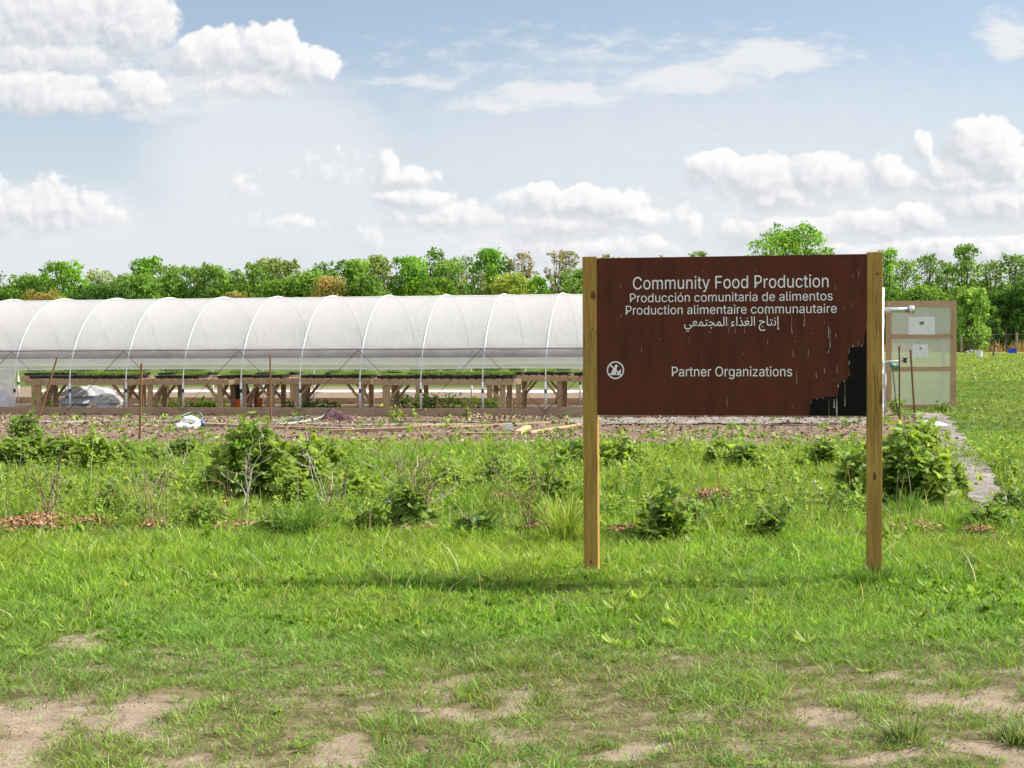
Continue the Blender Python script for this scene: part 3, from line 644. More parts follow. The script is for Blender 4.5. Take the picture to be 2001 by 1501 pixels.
ARABIC = "18,-1 20,30 29,65 43,104 85,88 75,56 68,28 66,4 68,-12 71,-26 77,-39 86,-50 96,-59 108,-68 122,-74 136,-80 153,-84 206,-90 229,-89 250,-87 271,-84 290,-79 307,-73 323,-67 337,-59 349,-51 359,-42 366,-32 371,-22 372,-12 366,2 349,15 320,26 282,38 293,87 348,67 389,55 420,48 442,46 450,45 456,43 460,39 463,34 465,29 466,23 465,16 462,11 458,5 452,1 444,-2 436,-3 429,-3 422,-3 414,-3 416,-12 417,-20 415,-35 410,-49 402,-63 390,-76 375,-89 357,-100 337,-111 313,-120 287,-127 258,-133 227,-136 193,-138 163,-136 134,-131 106,-122 81,-111 60,-96 42,-77 29,-55 20,-30|236,-250 228,-249 221,-246 215,-241 210,-235 207,-228 206,-221 207,-213 210,-206 215,-200 221,-195 228,-192 236,-191 243,-192 250,-195 256,-200 261,-206 264,-213 265,-221 264,-228 261,-235 256,-241 250,-246 243,-249|155,-250 147,-249 140,-246 134,-241 129,-235 126,-228 125,-221 126,-213 129,-206 134,-200 140,-195 147,-192 155,-191 162,-192 169,-195 175,-200 180,-206 183,-213 184,-221 183,-228 180,-235 175,-241 169,-246 162,-249|436,-3 442,46 465,46 488,49 509,52 530,58 549,64 567,71 584,79 599,88 612,98 624,108 634,118 642,129 647,140 651,151 652,161 647,177 642,182 636,186 629,190 619,193 608,195 595,196 566,192 535,182 511,168 541,143 570,116 602,83 632,66 669,54 710,48 751,46 759,45 765,43 769,39 772,34 774,29 775,23 774,16 771,11 766,5 760,1 753,-2 745,-3 723,-2 701,0 678,3 656,8 635,14 615,22 596,31 579,42 564,55 542,81 515,107 484,132 477,143 471,159 468,171 470,178 473,185 480,193 510,217 553,236 569,240 586,243 603,244 625,243 643,239 658,234 671,226 681,218 689,208 695,197 698,186 699,174 697,157 693,140 686,122 676,106 663,89 648,74 631,60 612,46 592,34 569,23 545,14 520,7 493,1 465,-2|745,-3 751,46 761,46 770,49 777,53 784,59 790,66 796,76 820,121 849,167 877,196 903,210 926,215 939,214 951,211 961,206 972,199 981,189 991,177 1000,162 1009,143 1018,121 1043,72 1050,62 1058,55 1066,51 1094,46 1101,45 1107,43 1112,39 1115,34 1117,29 1117,23 1116,16 1114,11 1109,5 1103,1 1096,-2 1088,-3 1073,-2 1059,0 1045,5 1033,11 1022,19 1013,29 1021,41 1016,30 1011,20 1004,12 996,5 988,-1 979,-6 950,-11 937,-10 924,-8 910,-3 897,3 884,11 871,21 859,32 848,44 838,57 827,40 818,27 808,17 799,9 789,4 779,1|860,102 882,73 905,52 929,41 950,37 962,38 972,43 980,52 984,63 984,77 979,93 968,120 956,144 941,161 936,164 929,166 923,167 904,161 884,141|1088,-3 1094,46 1140,50 1150,54 1158,60 1165,67 1170,77 1175,89 1179,104 1192,168 1238,159 1233,135 1228,109 1226,87 1227,71 1229,66 1232,61 1236,57 1262,49 1315,46 1322,45 1328,43 1333,39 1336,34 1338,29 1338,23 1338,16 1335,11 1330,5 1324,1 1317,-2 1309,-3 1251,1 1238,4 1227,8 1219,12 1212,18 1207,24 1204,32 1197,59 1215,57 1194,27 1186,19 1178,13 1169,8 1135,-1|1246,229 1238,230 1231,233 1225,237 1220,243 1217,250 1216,258 1217,265 1220,272 1225,279 1231,284 1238,287 1246,287 1254,287 1260,284 1266,279 1271,272 1274,265 1275,258 1274,250 1271,243 1266,237 1260,233 1254,230|1165,229 1157,230 1150,233 1144,237 1139,243 1136,250 1135,258 1136,265 1139,272 1144,279 1150,284 1157,287 1165,287 1172,287 1179,284 1185,279 1190,272 1193,265 1194,258 1193,250 1190,243 1185,237 1179,233 1172,230|1686,-3 1641,0 1627,3 1615,7 1603,12 1593,19 1584,28 1576,38 1569,51 1563,66 1558,83 1593,104 1599,89 1605,77 1612,68 1621,60 1631,54 1643,50 1692,46 1700,45 1706,43 1710,39 1714,34 1715,29 1716,23 1715,16 1712,11 1708,5 1702,1 1695,-2|1309,-3 1314,46 1375,50 1433,64 1488,86 1538,115 1502,139 1458,154 1407,160 1389,159 1373,157 1354,154 1344,199 1376,206 1407,209 1427,208 1446,205 1463,201 1508,183 1547,162 1582,144 1594,140 1606,137 1618,136 1630,136 1634,94 1618,93 1602,90 1587,87 1546,68 1503,45 1453,22 1390,4 1366,0 1338,-2|1464,-110 1456,-109 1449,-106 1443,-102 1438,-96 1435,-89 1434,-81 1435,-74 1438,-67 1443,-60 1449,-56 1456,-53 1464,-52 1471,-53 1478,-56 1484,-60 1489,-67 1492,-74 1493,-81 1492,-89 1489,-96 1484,-102 1478,-106 1471,-109|1686,-3 1692,46 1703,46 1711,49 1719,53 1725,59 1732,66 1738,76 1761,121 1790,167 1818,196 1845,210 1868,215 1880,214 1892,211 1903,206 1913,199 1923,189 1932,177 1941,162 1950,143 1960,121 1984,72 1992,62 1999,55 2007,51 2035,46 2043,45 2049,43 2053,39 2056,34 2058,29 2059,23 2058,16 2055,11 2050,5 2044,1 2037,-2 2029,-3 2014,-2 2000,0 1987,5 1975,11 1964,19 1954,29 1963,41 1958,30 1952,20 1945,12 1938,5 1929,-1 1921,-6 1892,-11 1878,-10 1865,-8 1852,-3 1838,3 1825,11 1812,21 1800,32 1789,44 1779,57 1769,40 1759,27 1750,17 1740,9 1731,4 1721,1|1801,102 1823,73 1846,52 1870,41 1891,37 1904,38 1914,43 1921,52 1926,63 1925,77 1921,93 1910,120 1897,144 1883,161 1877,164 1871,166 1864,167 1846,161 1825,141|2029,-3 2034,46 2055,46 2070,49 2082,52 2090,58 2095,65 2098,75 2098,122 2087,423 2135,423 2147,127 2145,71 2142,56 2137,42 2130,30 2120,20 2108,12 2093,5 2076,1 2054,-2|2238,0 2226,423 2274,423 2286,0|2577,28 2553,39 2532,57 2517,83 2512,114 2514,134 2518,151 2526,166 2536,180 2549,191 2563,199 2579,205 2595,209 2613,210 2635,208 2657,203 2650,159 2631,163 2613,164 2602,163 2592,161 2583,157 2576,152 2570,146 2565,139 2562,132 2560,123 2559,114 2560,102 2564,91 2570,80 2578,71 2587,63 2598,56 2608,51 2618,48 2628,47|2502,-34 2488,11 2545,25 2614,47 2683,73 2701,30 2658,13 2604,-5 2548,-22|2777,0 2765,423 2813,423 2825,0|2991,46 3009,46 3025,48 3038,52 3048,56 3057,62 3063,69 3068,77 3070,86 3071,96 3065,124 3048,162 3023,205 2993,251 3034,278 3075,212 3104,154 3123,103 3128,87 3135,74 3141,65 3148,57 3156,52 3163,49 3184,46 3191,45 3197,43 3202,39 3205,34 3207,29 3208,23 3207,16 3204,11 3200,5 3194,1 3187,-2 3178,-3 3165,-2 3153,0 3140,4 3128,10 3118,19 3108,29 3100,41 3093,56 3089,74 3113,93 3112,77 3108,62 3103,47 3094,33 3082,21 3066,11 3046,3 3021,-2 2991,-4 2949,0 2913,10 2884,27 2908,68 2941,53 2956,49 2972,46|2994,332 2986,333 2979,336 2973,341 2968,347 2965,353 2964,361 2965,369 2968,375 2973,382 2979,387 2986,390 2994,391 3002,390 3008,387 3015,382 3019,375 3022,369 3023,361 3022,353 3019,347 3015,341 3008,336 3002,333|3178,-3 3184,46 3208,46 3230,49 3251,52 3272,58 3291,64 3309,71 3326,79 3341,88 3354,98 3366,108 3376,118 3384,129 3390,140 3393,151 3394,161 3389,177 3384,182 3378,186 3371,190 3361,193 3350,195 3337,196 3308,192 3277,182 3253,168 3283,143 3312,116 3344,83 3374,66 3411,54 3452,48 3493,46 3501,45 3507,43 3511,39 3514,34 3516,29 3517,23 3516,16 3513,11 3509,5 3503,1 3495,-2 3487,-3 3465,-2 3443,0 3421,3 3398,8 3377,14 3357,22 3338,31 3321,42 3306,55 3284,81 3257,107 3226,132 3219,143 3213,159 3210,171 3212,178 3215,185 3222,193 3252,217 3295,236 3312,240 3328,243 3346,244 3367,243 3385,239 3400,234 3413,226 3423,218 3431,208 3437,197 3440,186 3441,174 3440,157 3435,140 3428,122 3418,106 3406,89 3391,74 3374,60 3355,46 3334,34 3311,23 3287,14 3262,7 3235,1 3207,-2|3341,305 3334,306 3327,309 3320,313 3316,319 3313,326 3312,334 3313,341 3316,348 3320,354 3327,359 3334,362 3341,363 3349,362 3356,359 3362,354 3367,348 3370,341 3370,334 3370,326 3367,319 3362,313 3356,309 3349,306|3487,-3 3493,46 3513,46 3529,49 3540,52 3548,58 3553,65 3556,75 3557,122 3545,423 3593,423 3605,127 3603,71 3600,56 3595,42 3588,30 3578,20 3566,12 3552,5 3534,1 3512,-2|3696,0 3684,423 3732,423 3744,0|4144,-68 4136,-67 4129,-64 4123,-59 4118,-53 4115,-46 4114,-39 4115,-31 4118,-24 4123,-18 4129,-13 4136,-10 4144,-9 4152,-10 4158,-13 4164,-18 4169,-24 4172,-31 4173,-39 4172,-46 4169,-53 4164,-59 4158,-64 4152,-67|4150,-234 4123,-232 4096,-229 4071,-224 4047,-217 4025,-207 4004,-195 3987,-180 3972,-164 3959,-145 3950,-123 3944,-100 3943,-74 3944,-51 3947,-29 3953,-8 3960,12 3970,32 3982,51 3996,69 4011,85 4029,101 4048,116 4070,130 4092,143 4117,154 4143,164 4170,173 4164,165 4132,176 4099,186 4062,194 4020,197 3989,194 3964,189 3956,232 3990,243 4029,247 4078,242 4118,229 4159,215 4207,202 4269,197 4274,197 4276,148 4256,147 4236,145 4215,142 4151,123 4131,114 4110,103 4091,92 4072,79 4055,65 4039,49 4026,33 4014,15 4004,-4 3997,-24 3993,-45 3991,-68 3993,-87 3997,-105 4004,-121 4014,-135 4026,-147 4040,-157 4056,-166 4074,-173 4093,-178 4113,-181 4134,-184 4156,-184 4175,-184 4195,-182 4215,-178 4275,-161 4292,-201 4269,-211 4245,-219 4221,-226 4197,-230 4173,-233|4488,-3 4459,-2 4434,2 4415,8 4400,16 4389,27 4381,41 4375,57 4372,77 4370,99 4358,423 4407,423 4418,118 4424,73 4428,64 4435,57 4444,52 4457,48 4473,46 4494,46 4501,45 4507,43 4512,39 4515,34 4517,29 4517,23 4517,16 4514,11 4509,5 4503,1 4496,-2|4488,-3 4494,46 4540,50 4550,54 4559,60 4565,67 4571,77 4575,89 4579,104 4592,168 4638,159 4633,135 4628,109 4626,87 4627,71 4629,66 4632,61 4636,57 4662,49 4715,46 4722,45 4728,43 4733,39 4736,34 4738,29 4739,23 4738,16 4735,11 4730,5 4724,1 4717,-2 4709,-3 4651,1 4638,4 4628,8 4619,12 4613,18 4607,24 4604,32 4597,59 4615,57 4594,27 4587,19 4578,13 4569,8 4535,-1|4646,229 4638,230 4631,233 4625,237 4620,243 4617,250 4616,258 4617,265 4620,272 4625,279 4631,284 4638,287 4646,287 4654,287 4660,284 4667,279 4671,272 4674,265 4675,258 4674,250 4671,243 4667,237 4660,233 4654,230|4565,229 4557,230 4550,233 4544,237 4539,243 4536,250 4535,258 4536,265 4539,272 4544,279 4550,284 4557,287 4565,287 4572,287 4579,284 4585,279 4590,272 4593,265 4594,258 4593,250 4590,243 4585,237 4579,233 4572,230|4709,-3 4715,46 4761,49 4772,52 4780,57 4786,64 4790,72 4793,83 4794,97 4789,132 4777,175 4760,221 4808,239 4822,196 4834,148 4839,106 4834,64 4830,53 4825,43 4819,33 4811,26 4803,19 4793,13 4756,1|4785,301 4777,301 4770,304 4764,309 4759,315 4756,322 4755,330 4756,337 4759,344 4764,350 4770,355 4777,358 4785,359 4792,358 4799,355 4805,350 4810,344 4813,337 4814,330 4813,322 4810,315 4805,309 4799,304 4792,301|4923,0 4911,423 4959,423 4971,0|4907,-180 4900,-148 4925,-142 4946,-136 4943,-149 4933,-144 4923,-138 4914,-129 4906,-118 4901,-106 4900,-94 4901,-82 4904,-72 4908,-64 4915,-56 4922,-50 4931,-46 4940,-42 4950,-40 4961,-40 4975,-41 4989,-44 4984,-74 4973,-72 4961,-71 4952,-71 4945,-73 4940,-76 4935,-80 4933,-86 4932,-92 4933,-100 4935,-107 4940,-113 4958,-127 4975,-132 4951,-135 4981,-126 5006,-117 5015,-148 4982,-159 4943,-170"

# ------------------------------------------------------------------ the sign
SL = Vector((.490, 9.20, 0)); SR = Vector((2.169, 8.88, 0))
SA = math.atan2(SR.y - SL.y, SR.x - SL.x); SW = (SR - SL).length
SX = (SR - SL).normalized(); SN = Vector((-SX.y, SX.x, 0))      # into the picture
sign = empty('information_sign', (SL.x, SL.y, 0), SA)
tag(sign, 'large dark brown board with white writing bolted between two square timber posts', 'sign')
PH = .0445
def signpix(px, py, depth):
    "panel coordinates (x along, z up) of a photograph pixel on the plane at that depth in the sign"
    d = ray(px, py); o = Vector((0, 0, CAM_H)) - (SL + SN * depth)
    t = -o.dot(SN) / d.dot(SN); p = Vector((0, 0, CAM_H)) + d * t - SL
    return p.dot(SX), p.z
for xx, top in ((0, 1.971), (SW, 1.971)):
    mb = MB(); mb.box(xx - PH, xx + PH, -PH, PH, -.35, top)
    mb.build('post', MAT['post'], sign, bevel=.004)
PD = -PH + .004                                           # front face of the panel
pz0, pz1 = .994, 1.960
px0, px1 = PH + .0015, SW - PH - .0015
mb = MB(); mb.box(px0, px1, PD, PD + .019, pz0, pz1)
panel = mb.build('panel', MAT['brown'], sign, bevel=.0015)

def area(c):
    return sum(c[i][0]*c[(i+1) % len(c)][1] - c[(i+1) % len(c)][0]*c[i][1] for i in range(len(c))) / 2
def inside(p, c):
    r = False; n = len(c); j = n - 1
    for i in range(n):
        if (c[i][1] > p[1]) != (c[j][1] > p[1]) and p[0] < (c[j][0]-c[i][0])*(p[1]-c[i][1])/(c[j][1]-c[i][1]) + c[i][0]: r = not r
        j = i
    return r
def contours(txt): return [[tuple(float(v) for v in q.split(',')) for q in s.split(' ')] for s in txt.split('|')]
def clean(c):
    o = []
    for p in c:
        if not o or abs(p[0]-o[-1][0]) + abs(p[1]-o[-1][1]) > 1: o.append(p)
    if len(o) > 1 and abs(o[0][0]-o[-1][0]) + abs(o[0][1]-o[-1][1]) <= 1: o.pop()
    return o
class Flat:
    "thin raised shapes on the panel face; overlapping shapes get slightly different heights"
    def __init__(s): s.v = []; s.f = []; s.k = 0
    def shape(s, outer, holes=(), T=lambda p: p, h=None, base=PD):
        loops = [[Vector((*T(p), 0)) for p in outer]] + [[Vector((*T(p), 0)) for p in hl] for hl in holes]
        tris = tessellate_polygon(loops); flat = [p for l in loops for p in l]
        y = base - (.0012 + .00025 * (s.k % 4)) if h is None else base - h
        s.k += 1; b = len(s.v)
        s.v += [(p.x, y, p.y) for p in flat]
        for t_ in tris:
            a, c, d = (flat[i] for i in t_)
            if abs((c-a).cross(d-a).z) < 1e-12: continue
            s.f.append(tuple(b+i for i in (t_ if (c-a).cross(d-a).z > 0 else t_[::-1])))
    def glyphs(s, cs, T):
        cs = [clean(c) for c in cs]; cs = [c for c in cs if len(c) > 2]
        if not cs: return
        big = max(cs, key=lambda c: abs(area(c))); sg = 1 if area(big) > 0 else -1
        outs = [c for c in cs if area(c)*sg > 0]; hs = [c for c in cs if area(c)*sg < 0]
        for o in outs:
            s.shape(o, [h for h in hs if inside(h[0], o) and not any(o2 is not o and abs(area(o2)) < abs(area(o)) and inside(h[0], o2) for o2 in outs)], T)
    def build(s, name, mat, parent):
        me = bpy.data.meshes.new(name); me.from_pydata(s.v, [], s.f); me.update(); me.materials.append(mat)
        o = bpy.data.objects.new(name, me); COL.objects.link(o); o.parent = parent; return o

CAPH = max(p[1] for c in contours(GLYPH['P'][1]) for p in c)
def line(txt, xl, xr, ybase, cap):
    x0, z0 = signpix(xl, ybase[0], PD); x1, z1 = signpix(xr, ybase[1], PD)
    zb = (z0 + z1) / 2; ztop = signpix((xl+xr)/2, (ybase[0]+ybase[1])/2 - cap, PD)[1]; ch = ztop - signpix((xl+xr)/2, (ybase[0]+ybase[1])/2, PD)[1]
    pen = 0; items = []
    for c in txt:
        a, sp = GLYPH[c]
        if sp: items.append((pen, contours(sp)))
        pen += a
    lo = min(p[0] + q for q, cs in items for c in cs for p in c); hi = max(p[0] + q for q, cs in items for c in cs for p in c)
    kx = (x1 - x0) / (hi - lo); kz = ch / CAPH
    for wd in txt.split(' '):
        f = Flat()
        for q, cs in items[:len(wd)]: f.glyphs(cs, lambda p, q=q: (x0 + (p[0] + q - lo) * kx, zb + p[1] * kz))
        items = items[len(wd):]
        f.build('lettering', MAT['white'], panel)['label'] = 'white word ' + wd
line('Community Food Production', 1237, 1619, (565.5, 561.5), 24.5)
line('Producción comunitaria de alimentos', 1231, 1627, (590.5, 587.5), 17.5)
line('Production alimentaire communautaire', 1223, 1635, (614.5, 612), 17.5)
line('Partner Organizations', 1313, 1548, (736, 735), 19)
cs = contours(ARABIC)
xs_ = [p[0] for c in cs for p in c]; zs_ = [p[1] for c in cs for p in c]
xa, za = signpix(1337, 648.5, PD); xb, zb_ = signpix(1523, 618, PD)
f = Flat()
f.glyphs(cs, lambda p: (xa + (p[0]-min(xs_)) * (xb-xa)/(max(xs_)-min(xs_)), za + (p[1]-min(zs_)) * (zb_-za)/(max(zs_)-min(zs_))))
f.build('lettering', MAT['white'], panel)['label'] = 'white Arabic lettering'

# no-animals mark: ring, slash, sitting dog and cat
S = lambda x, y: signpix(1160 + x/20.01, 680 + y/20.01, PD)
f = Flat()
ring = [(855 + 338*math.cos(a), 870 + 348*math.sin(a)) for a in np.linspace(0, 2*math.pi, 49)[:-1]]
rin = [(855 + 288*math.cos(a), 870 + 296*math.sin(a)) for a in np.linspace(0, 2*math.pi, 49)[:-1]]
f.shape(ring, [rin], lambda p: S(*p))
f.shape([(612, 668), (652, 628), (1108, 1074), (1070, 1114)], (), lambda p: S(*p))
f.shape([(600,1010),(640,1004),(690,995),(700,950),(735,870),(775,820),(820,760),(828,700),(845,662),(880,650),(910,662),(930,685),(962,705),(945,735),(912,742),(905,800),(898,850),(885,910),(868,950),(862,1010),(888,1040),(880,1058),(690,1060),(640,1040)], (), lambda p: S(*p))
f.shape([(1040,828),(1056,850),(1080,868),(1074,905),(1062,950),(1048,990),(1046,1050),(1030,1064),(900,1062),(896,1010),(906,985),(918,1000),(914,1035),(938,1040),(945,985),(970,945),(1000,905),(1022,868)], (), lambda p: S(*p))
f.build('pictogram', MAT['white'], panel)['label'] = 'white round no-animals pictogram'

# torn lower right corner: the black board shows where the brown skin is gone
Z = lambda x, y: signpix(1560 + x/7.15, 620 + y/7.15, PD)
torn = [(966,168),(945,200),(930,240),(926,330),(916,385),(890,400),(872,412),(845,396),(822,420),(770,418),(735,432),(712,452),(700,520),(690,570),(712,640),(708,690),(722,740),(716,800),(690,842),(668,872),(640,880),(600,915),(562,932),(572,985),(560,1040),(562,1098),(500,1108),(430,1112),(350,1128),(240,1138),(176,1150),(160,1180),(158,1384),(560,1390),(966,1393)]
tp = []
for i, p in enumerate(torn):
    q = torn[(i+1) % len(torn)]; L = math.hypot(q[0]-p[0], q[1]-p[1]); n = max(1, int(L/22)); n = 1 if (p[1] > 1370 or p[0] > 950) else n
    for k in range(n):
        u = k/n; j = 5 if 0 < k else 0
        tp.append((p[0]+(q[0]-p[0])*u + random.uniform(-j, j), p[1]+(q[1]-p[1])*u + random.uniform(-j, j)))
def cl(p):
    x, z = Z(*p); return min(max(x, px0+.001), px1-.001), max(z, pz0+.001)
f = Flat(); f.shape(tp, (), cl, h=.0008)
f.build('torn_patch', MAT['black'], panel)['label'] = 'black bare patch at the lower right corner'

# white streaks run down the board
ST = [(1557,723,750,1.3),(1420.6,774,795,1.2),(1651,750,795,1.4),(1635,777,812,4.2),(1630,780,797,3.2),(1678,528,541,1.1),(1666,536,542,1.1),(1637,512,517,1),(1657,513,518,1),
 (1517,529,534,1),(1476,525,530,1),(1498,573,617,1),(1213,555,563,1.2),(1213.5,611,621,1.1),(1207,622,627,.9),(1254,675,689,1.2),(1547,614,650,1.5),(1548,648,652,2.2),(1572,606,636,1.6),(1571,633,638,2.4),
 (1619,635,660,1.9),(1622,640,681,1.6),(1619,683,690,2.4),(1633,650,658,1.6),(1611,626,632,1.1),(1588,650,653,1.3),(1550,683,697,1.5),(1549,690,692,1.8),(1579.5,683,697,1.6),(1579,695,697.5,2.2),(1553.5,666,668,1.4),
 (1611,717,730,1.2),(1636,714,729,1.5),(1595,729,739,1.8),(1595.5,735,739,2.4),(1659,682,690,1.6),(1659.5,703,712,2.2),(1660,730,733,1.4),(1650,743,747,2.6),(1638,750,757,2),(1667,672,679,1.6),(1677,667,675,1.3),(1684,673,678,1.6),
 (1437,660,664,.9),(1347,660,671,.8),(1371,690,697,.8),(1236,634,636,1.4),(1290,660,664,1),(1620,780,815,.8),(1693,633,640,1.4),(1597,778,781,1.8),(1609,777,779,1.8),(1585,780,788,1.2),(1455,622,650,.7),(1436.5,638,652,1.2),
 (1424,622,650,.7),(1388,644,650,1.2),(1549,790,800,.7),(1500,662,673,.8),(1300,742,745,.9),(1452,690,694,.9),(1632,557,566,.9),(1375,540,548,.7),(1437,540,556,.8),(1573,560,578,1.1),(1575,578,584,1.5),(1374,529,531,1.3),(1650,596,606,.7),(1664,588,601,.7),(1629,741,745,1.2),(1578,660,662,1.4)]
f = Flat()
for (x, y0, y1, wd) in ST:
    wd *= .48; n = max(3, int((y1-y0)/4)); L = []; Rr = []
    for k in range(n+1):
        u = k/n; ww = wd * (.35 + .65*u) * random.uniform(.55, 1.15); jx = random.uniform(-.25, .25)
        L.append((x - ww + jx, y0+(y1-y0)*u)); Rr.append((x + ww + jx, y0+(y1-y0)*u))
    f.shape(L + Rr[::-1], (), lambda p: signpix(p[0], p[1], PD), h=.0026 + .0001*(f.k % 5))
f.build('streaks', MAT['dropping'], panel)['kind'] = 'stuff'

# knots and the long drying splits in the posts
def mark(pts, name, h, lab=None):
    f = Flat(); f.shape(pts, (), lambda p: signpix(p[0], p[1], -PH), h=h, base=-PH)
    return f.build(name, MAT['knot'], sign)
def oval(x, y, rx, ry, n=18): return [(x + rx*math.cos(a)*(1+.12*math.sin(3*a)), y + ry*math.sin(a)*(1+.1*math.cos(2*a))) for a in np.linspace(0, 2*math.pi, n+1)[:-1]]
for x, y, rx, ry in ((1159, 577, 5, 9), (1155, 1098, 2.6, 3.6), (1715, 535, 2.2, 3.2), (1709, 931, 3, 9)):
    mark(oval(x, y, rx, ry), 'knot', .0007)
def split_line(pts, wd):
    L = []; Rr = []
    for i in range(len(pts)-1):
        for k in range(6):
            u = k/6; x = pts[i][0] + (pts[i+1][0]-pts[i][0])*u + random.uniform(-.35, .35); y = pts[i][1] + (pts[i+1][1]-pts[i][1])*u
            q = (i + u)/(len(pts)-1); ww = wd*math.sin(math.pi*min(.97, max(.03, q)))**.6*random.uniform(.6, 1.2); L.append((x-ww, y)); Rr.append((x+ww, y))
    mark(L + Rr[::-1], 'split', .0005)
split_line([(1706, 700), (1709, 745), (1712, 790), (1707, 850), (1707, 925)], .8)
split_line([(1711, 945), (1710, 985), (1712, 1040)], .45)
split_line([(1705, 505), (1706, 560), (1704, 630)], .35)
split_line([(1150, 600), (1152, 660), (1149, 720)], .35)
split_line([(1160, 820), (1161, 900), (1158, 980)], .4)

# ------------------------------------------------------------------ the hoop greenhouse
root = empty('hoop_greenhouse', tuple(TO), TA)
tag(root, 'long low hoop greenhouse under milky plastic film with its sides rolled up', 'greenhouse')
TW, HUB, RIDGE = 4.27, .60, 2.28
SE = 16.62
def slant(s, y): return s + .06 * max(0, y) * max(0, min(1, (s - 15.4) / 1.2))
def arch(th):
    c, sn = math.cos(th), math.sin(th)
    y = TW/2 - TW/2 * math.copysign(abs(c)**1.0, c); z = HUB + (RIDGE - HUB) * max(0, sn)**1.10
    return y, z
HS = [.3 + 1.164*k for k in range(-7, 15)]
# film
NTH = 56
ths = np.linspace(math.radians(11.5), math.radians(168.5), NTH)
ss_list = []
for a_, b_ in zip(HS[:-1], HS[1:]):
    ss_list += [a_ + (b_-a_)*k/12 for k in range(12)]
ss_list += [HS[-1]]
fv = []; ff = []
for i, s in enumerate(ss_list):
    u = ((s - .3) / 1.164) % 1.0; sag = math.sin(math.pi*u)**.8
    for j, th in enumerate(ths):
        y, z = arch(th); front = z < 1.22 and th < 1.5; back = z < 1.22 and th > 1.5
        ny, nz = (y - TW/2), (z - HUB) * 1.4; l = math.hypot(ny, nz); ny /= l; nz /= l
        hi = max(0, min(1, (z - 1.22) / .25))
        d = -.030 * sag * hi
        if front or back:
            q = (1.22 - z) / .34
            d = .035 + .035*math.sin(math.pi*min(1, q)) + .03 * (vnoise(s*1.3, q*1.5 + (9 if back else 0), 4) - .5)
            z = z - .04*q*(vnoise(s*.5, 3.3, 9)) 
        d += .006 * (vnoise(s*5, th*9, 2) - .5)
        fv.append((slant(s, y), y + ny*d, z + nz*d))
for i in range(len(ss_list)-1):
    for j in range(NTH-1):
        ff.append((i*NTH+j, (i+1)*NTH+j, (i+1)*NTH+j+1, i*NTH+j+1))
jf = next(j for j in range(NTH) if arch(ths[j])[1] >= 1.215); jb = NTH - 1 - jf
FA = np.array(fv).reshape(len(ss_list), NTH, 3)
def strip(name, j0, j1, mat):
    m_ = j1 - j0 + 1; V = FA[:, j0:j1+1].reshape(-1, 3); q = np.arange(len(ss_list)*m_).reshape(-1, m_)
    F = np.stack([q[:-1, :-1], q[1:, :-1], q[1:, 1:], q[:-1, 1:]], -1).reshape(-1, 4)
    fast(name, V, F, mat, root, smooth=True)
strip('film_cover', jf, jb, MAT['film']); strip('side_skirt', 0, jf, MAT['skirt']); strip('side_skirt', jb, NTH-1, MAT['skirt'])
# rolled bottom edges of the film
for back in (False, True):
    pts = []
    for i, s in enumerate(ss_list[::3]):
        v = fv[i*3*NTH + (NTH-1 if back else 0)]
        pts.append((v[0], v[1], v[2] - .008))
    MB().tube(pts, .013, 6).build('rolled_edge', MAT['film'], root, smooth=True)
# side film still down at the far left bays
cv_ = []; cf_ = []
n_ = 40
for i in range(n_+1):
    s = HS[0] + (.30 - HS[0]) * i/n_
    for k in range(7): cv_.append((s, -.05 + .02*math.sin(s*7 + k) + .02*math.sin(s*3.1), .10 + .80*k/6))
for i in range(n_):
    for k in range(6): cf_.append((i*7+k, (i+1)*7+k, (i+1)*7+k+1, i*7+k+1))
fast('side_curtain', np.array(cv_), np.array(cf_), MAT['film'], root, smooth=True)
# hoops with legs and couplings
for s in HS:
    pts = [(slant(s, 0), 0, .02 + .19*k) for k in range(3)] + [(slant(s, arch(th)[0]), *arch(th)) for th in np.linspace(.06, math.pi-.06, 40)] + [(slant(s, TW), TW, .02 + .19*k) for k in (2, 1, 0)]
    h = MB().tube(pts, .0105, 8).build('hoop', MAT['hoop'], root, smooth=True)
    for y in (0, TW):
        MB().tube([(slant(s, y), y, -.02), (slant(s, y), y, .62)], .0215, 8).build('ground_sleeve', MAT['pipe'], h, smooth=True)
        MB().tube([(slant(s, y), y, .42), (slant(s, y), y, .49)], .0255, 8).build('coupling', MAT['dark'], h)
MB().tube([(HS[0], TW/2, RIDGE-.035), (slant(HS[-1], TW/2), TW/2, RIDGE-.035)], .016, 6).build('ridge_pipe', MAT['hoop'], root, smooth=True)
# hip boards, base boards, wire, cords
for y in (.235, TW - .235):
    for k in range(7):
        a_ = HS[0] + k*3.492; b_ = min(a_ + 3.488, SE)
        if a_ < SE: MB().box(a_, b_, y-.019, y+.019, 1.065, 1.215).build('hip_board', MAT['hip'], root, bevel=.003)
for y in (-.045, TW + .045):
    a_ = HS[0]; k = 0
    while a_ < SE + .05:
        b_ = min(a_ + 2.93 + .4*(k % 2), SE + .05); z0 = .012*vnoise(k*1.7, y, 3)
        MB().box(a_, b_ - .004, y-.019, y+.019, -.06, .135 + z0).build('base_board', MAT['board'], root, bevel=.003)
        a_ = b_; k += 1
MB().tube([(HS[0] + (SE-HS[0])*i/60, -.085, 1.222 + .004*math.sin(i*2.1)) for i in range(61)], .0075, 6).build('side_wire', MAT['dark'], root)
for k in range(-3, 7):
    ap = HS[7] + 1.164*(2*k)
    if ap < HS[0] or ap > SE: continue
    for sg in (-1, 1):
        e = ap + sg*1.164
        if HS[0] <= e <= SE:
            MB().tube([(ap + (e-ap)*u, -.10 + .03*math.sin(u*3), 1.215 - (1.215-.08)*u) for u in np.linspace(0, 1, 9)], .0055, 5).build('lacing_cord', MAT['dark'], root)
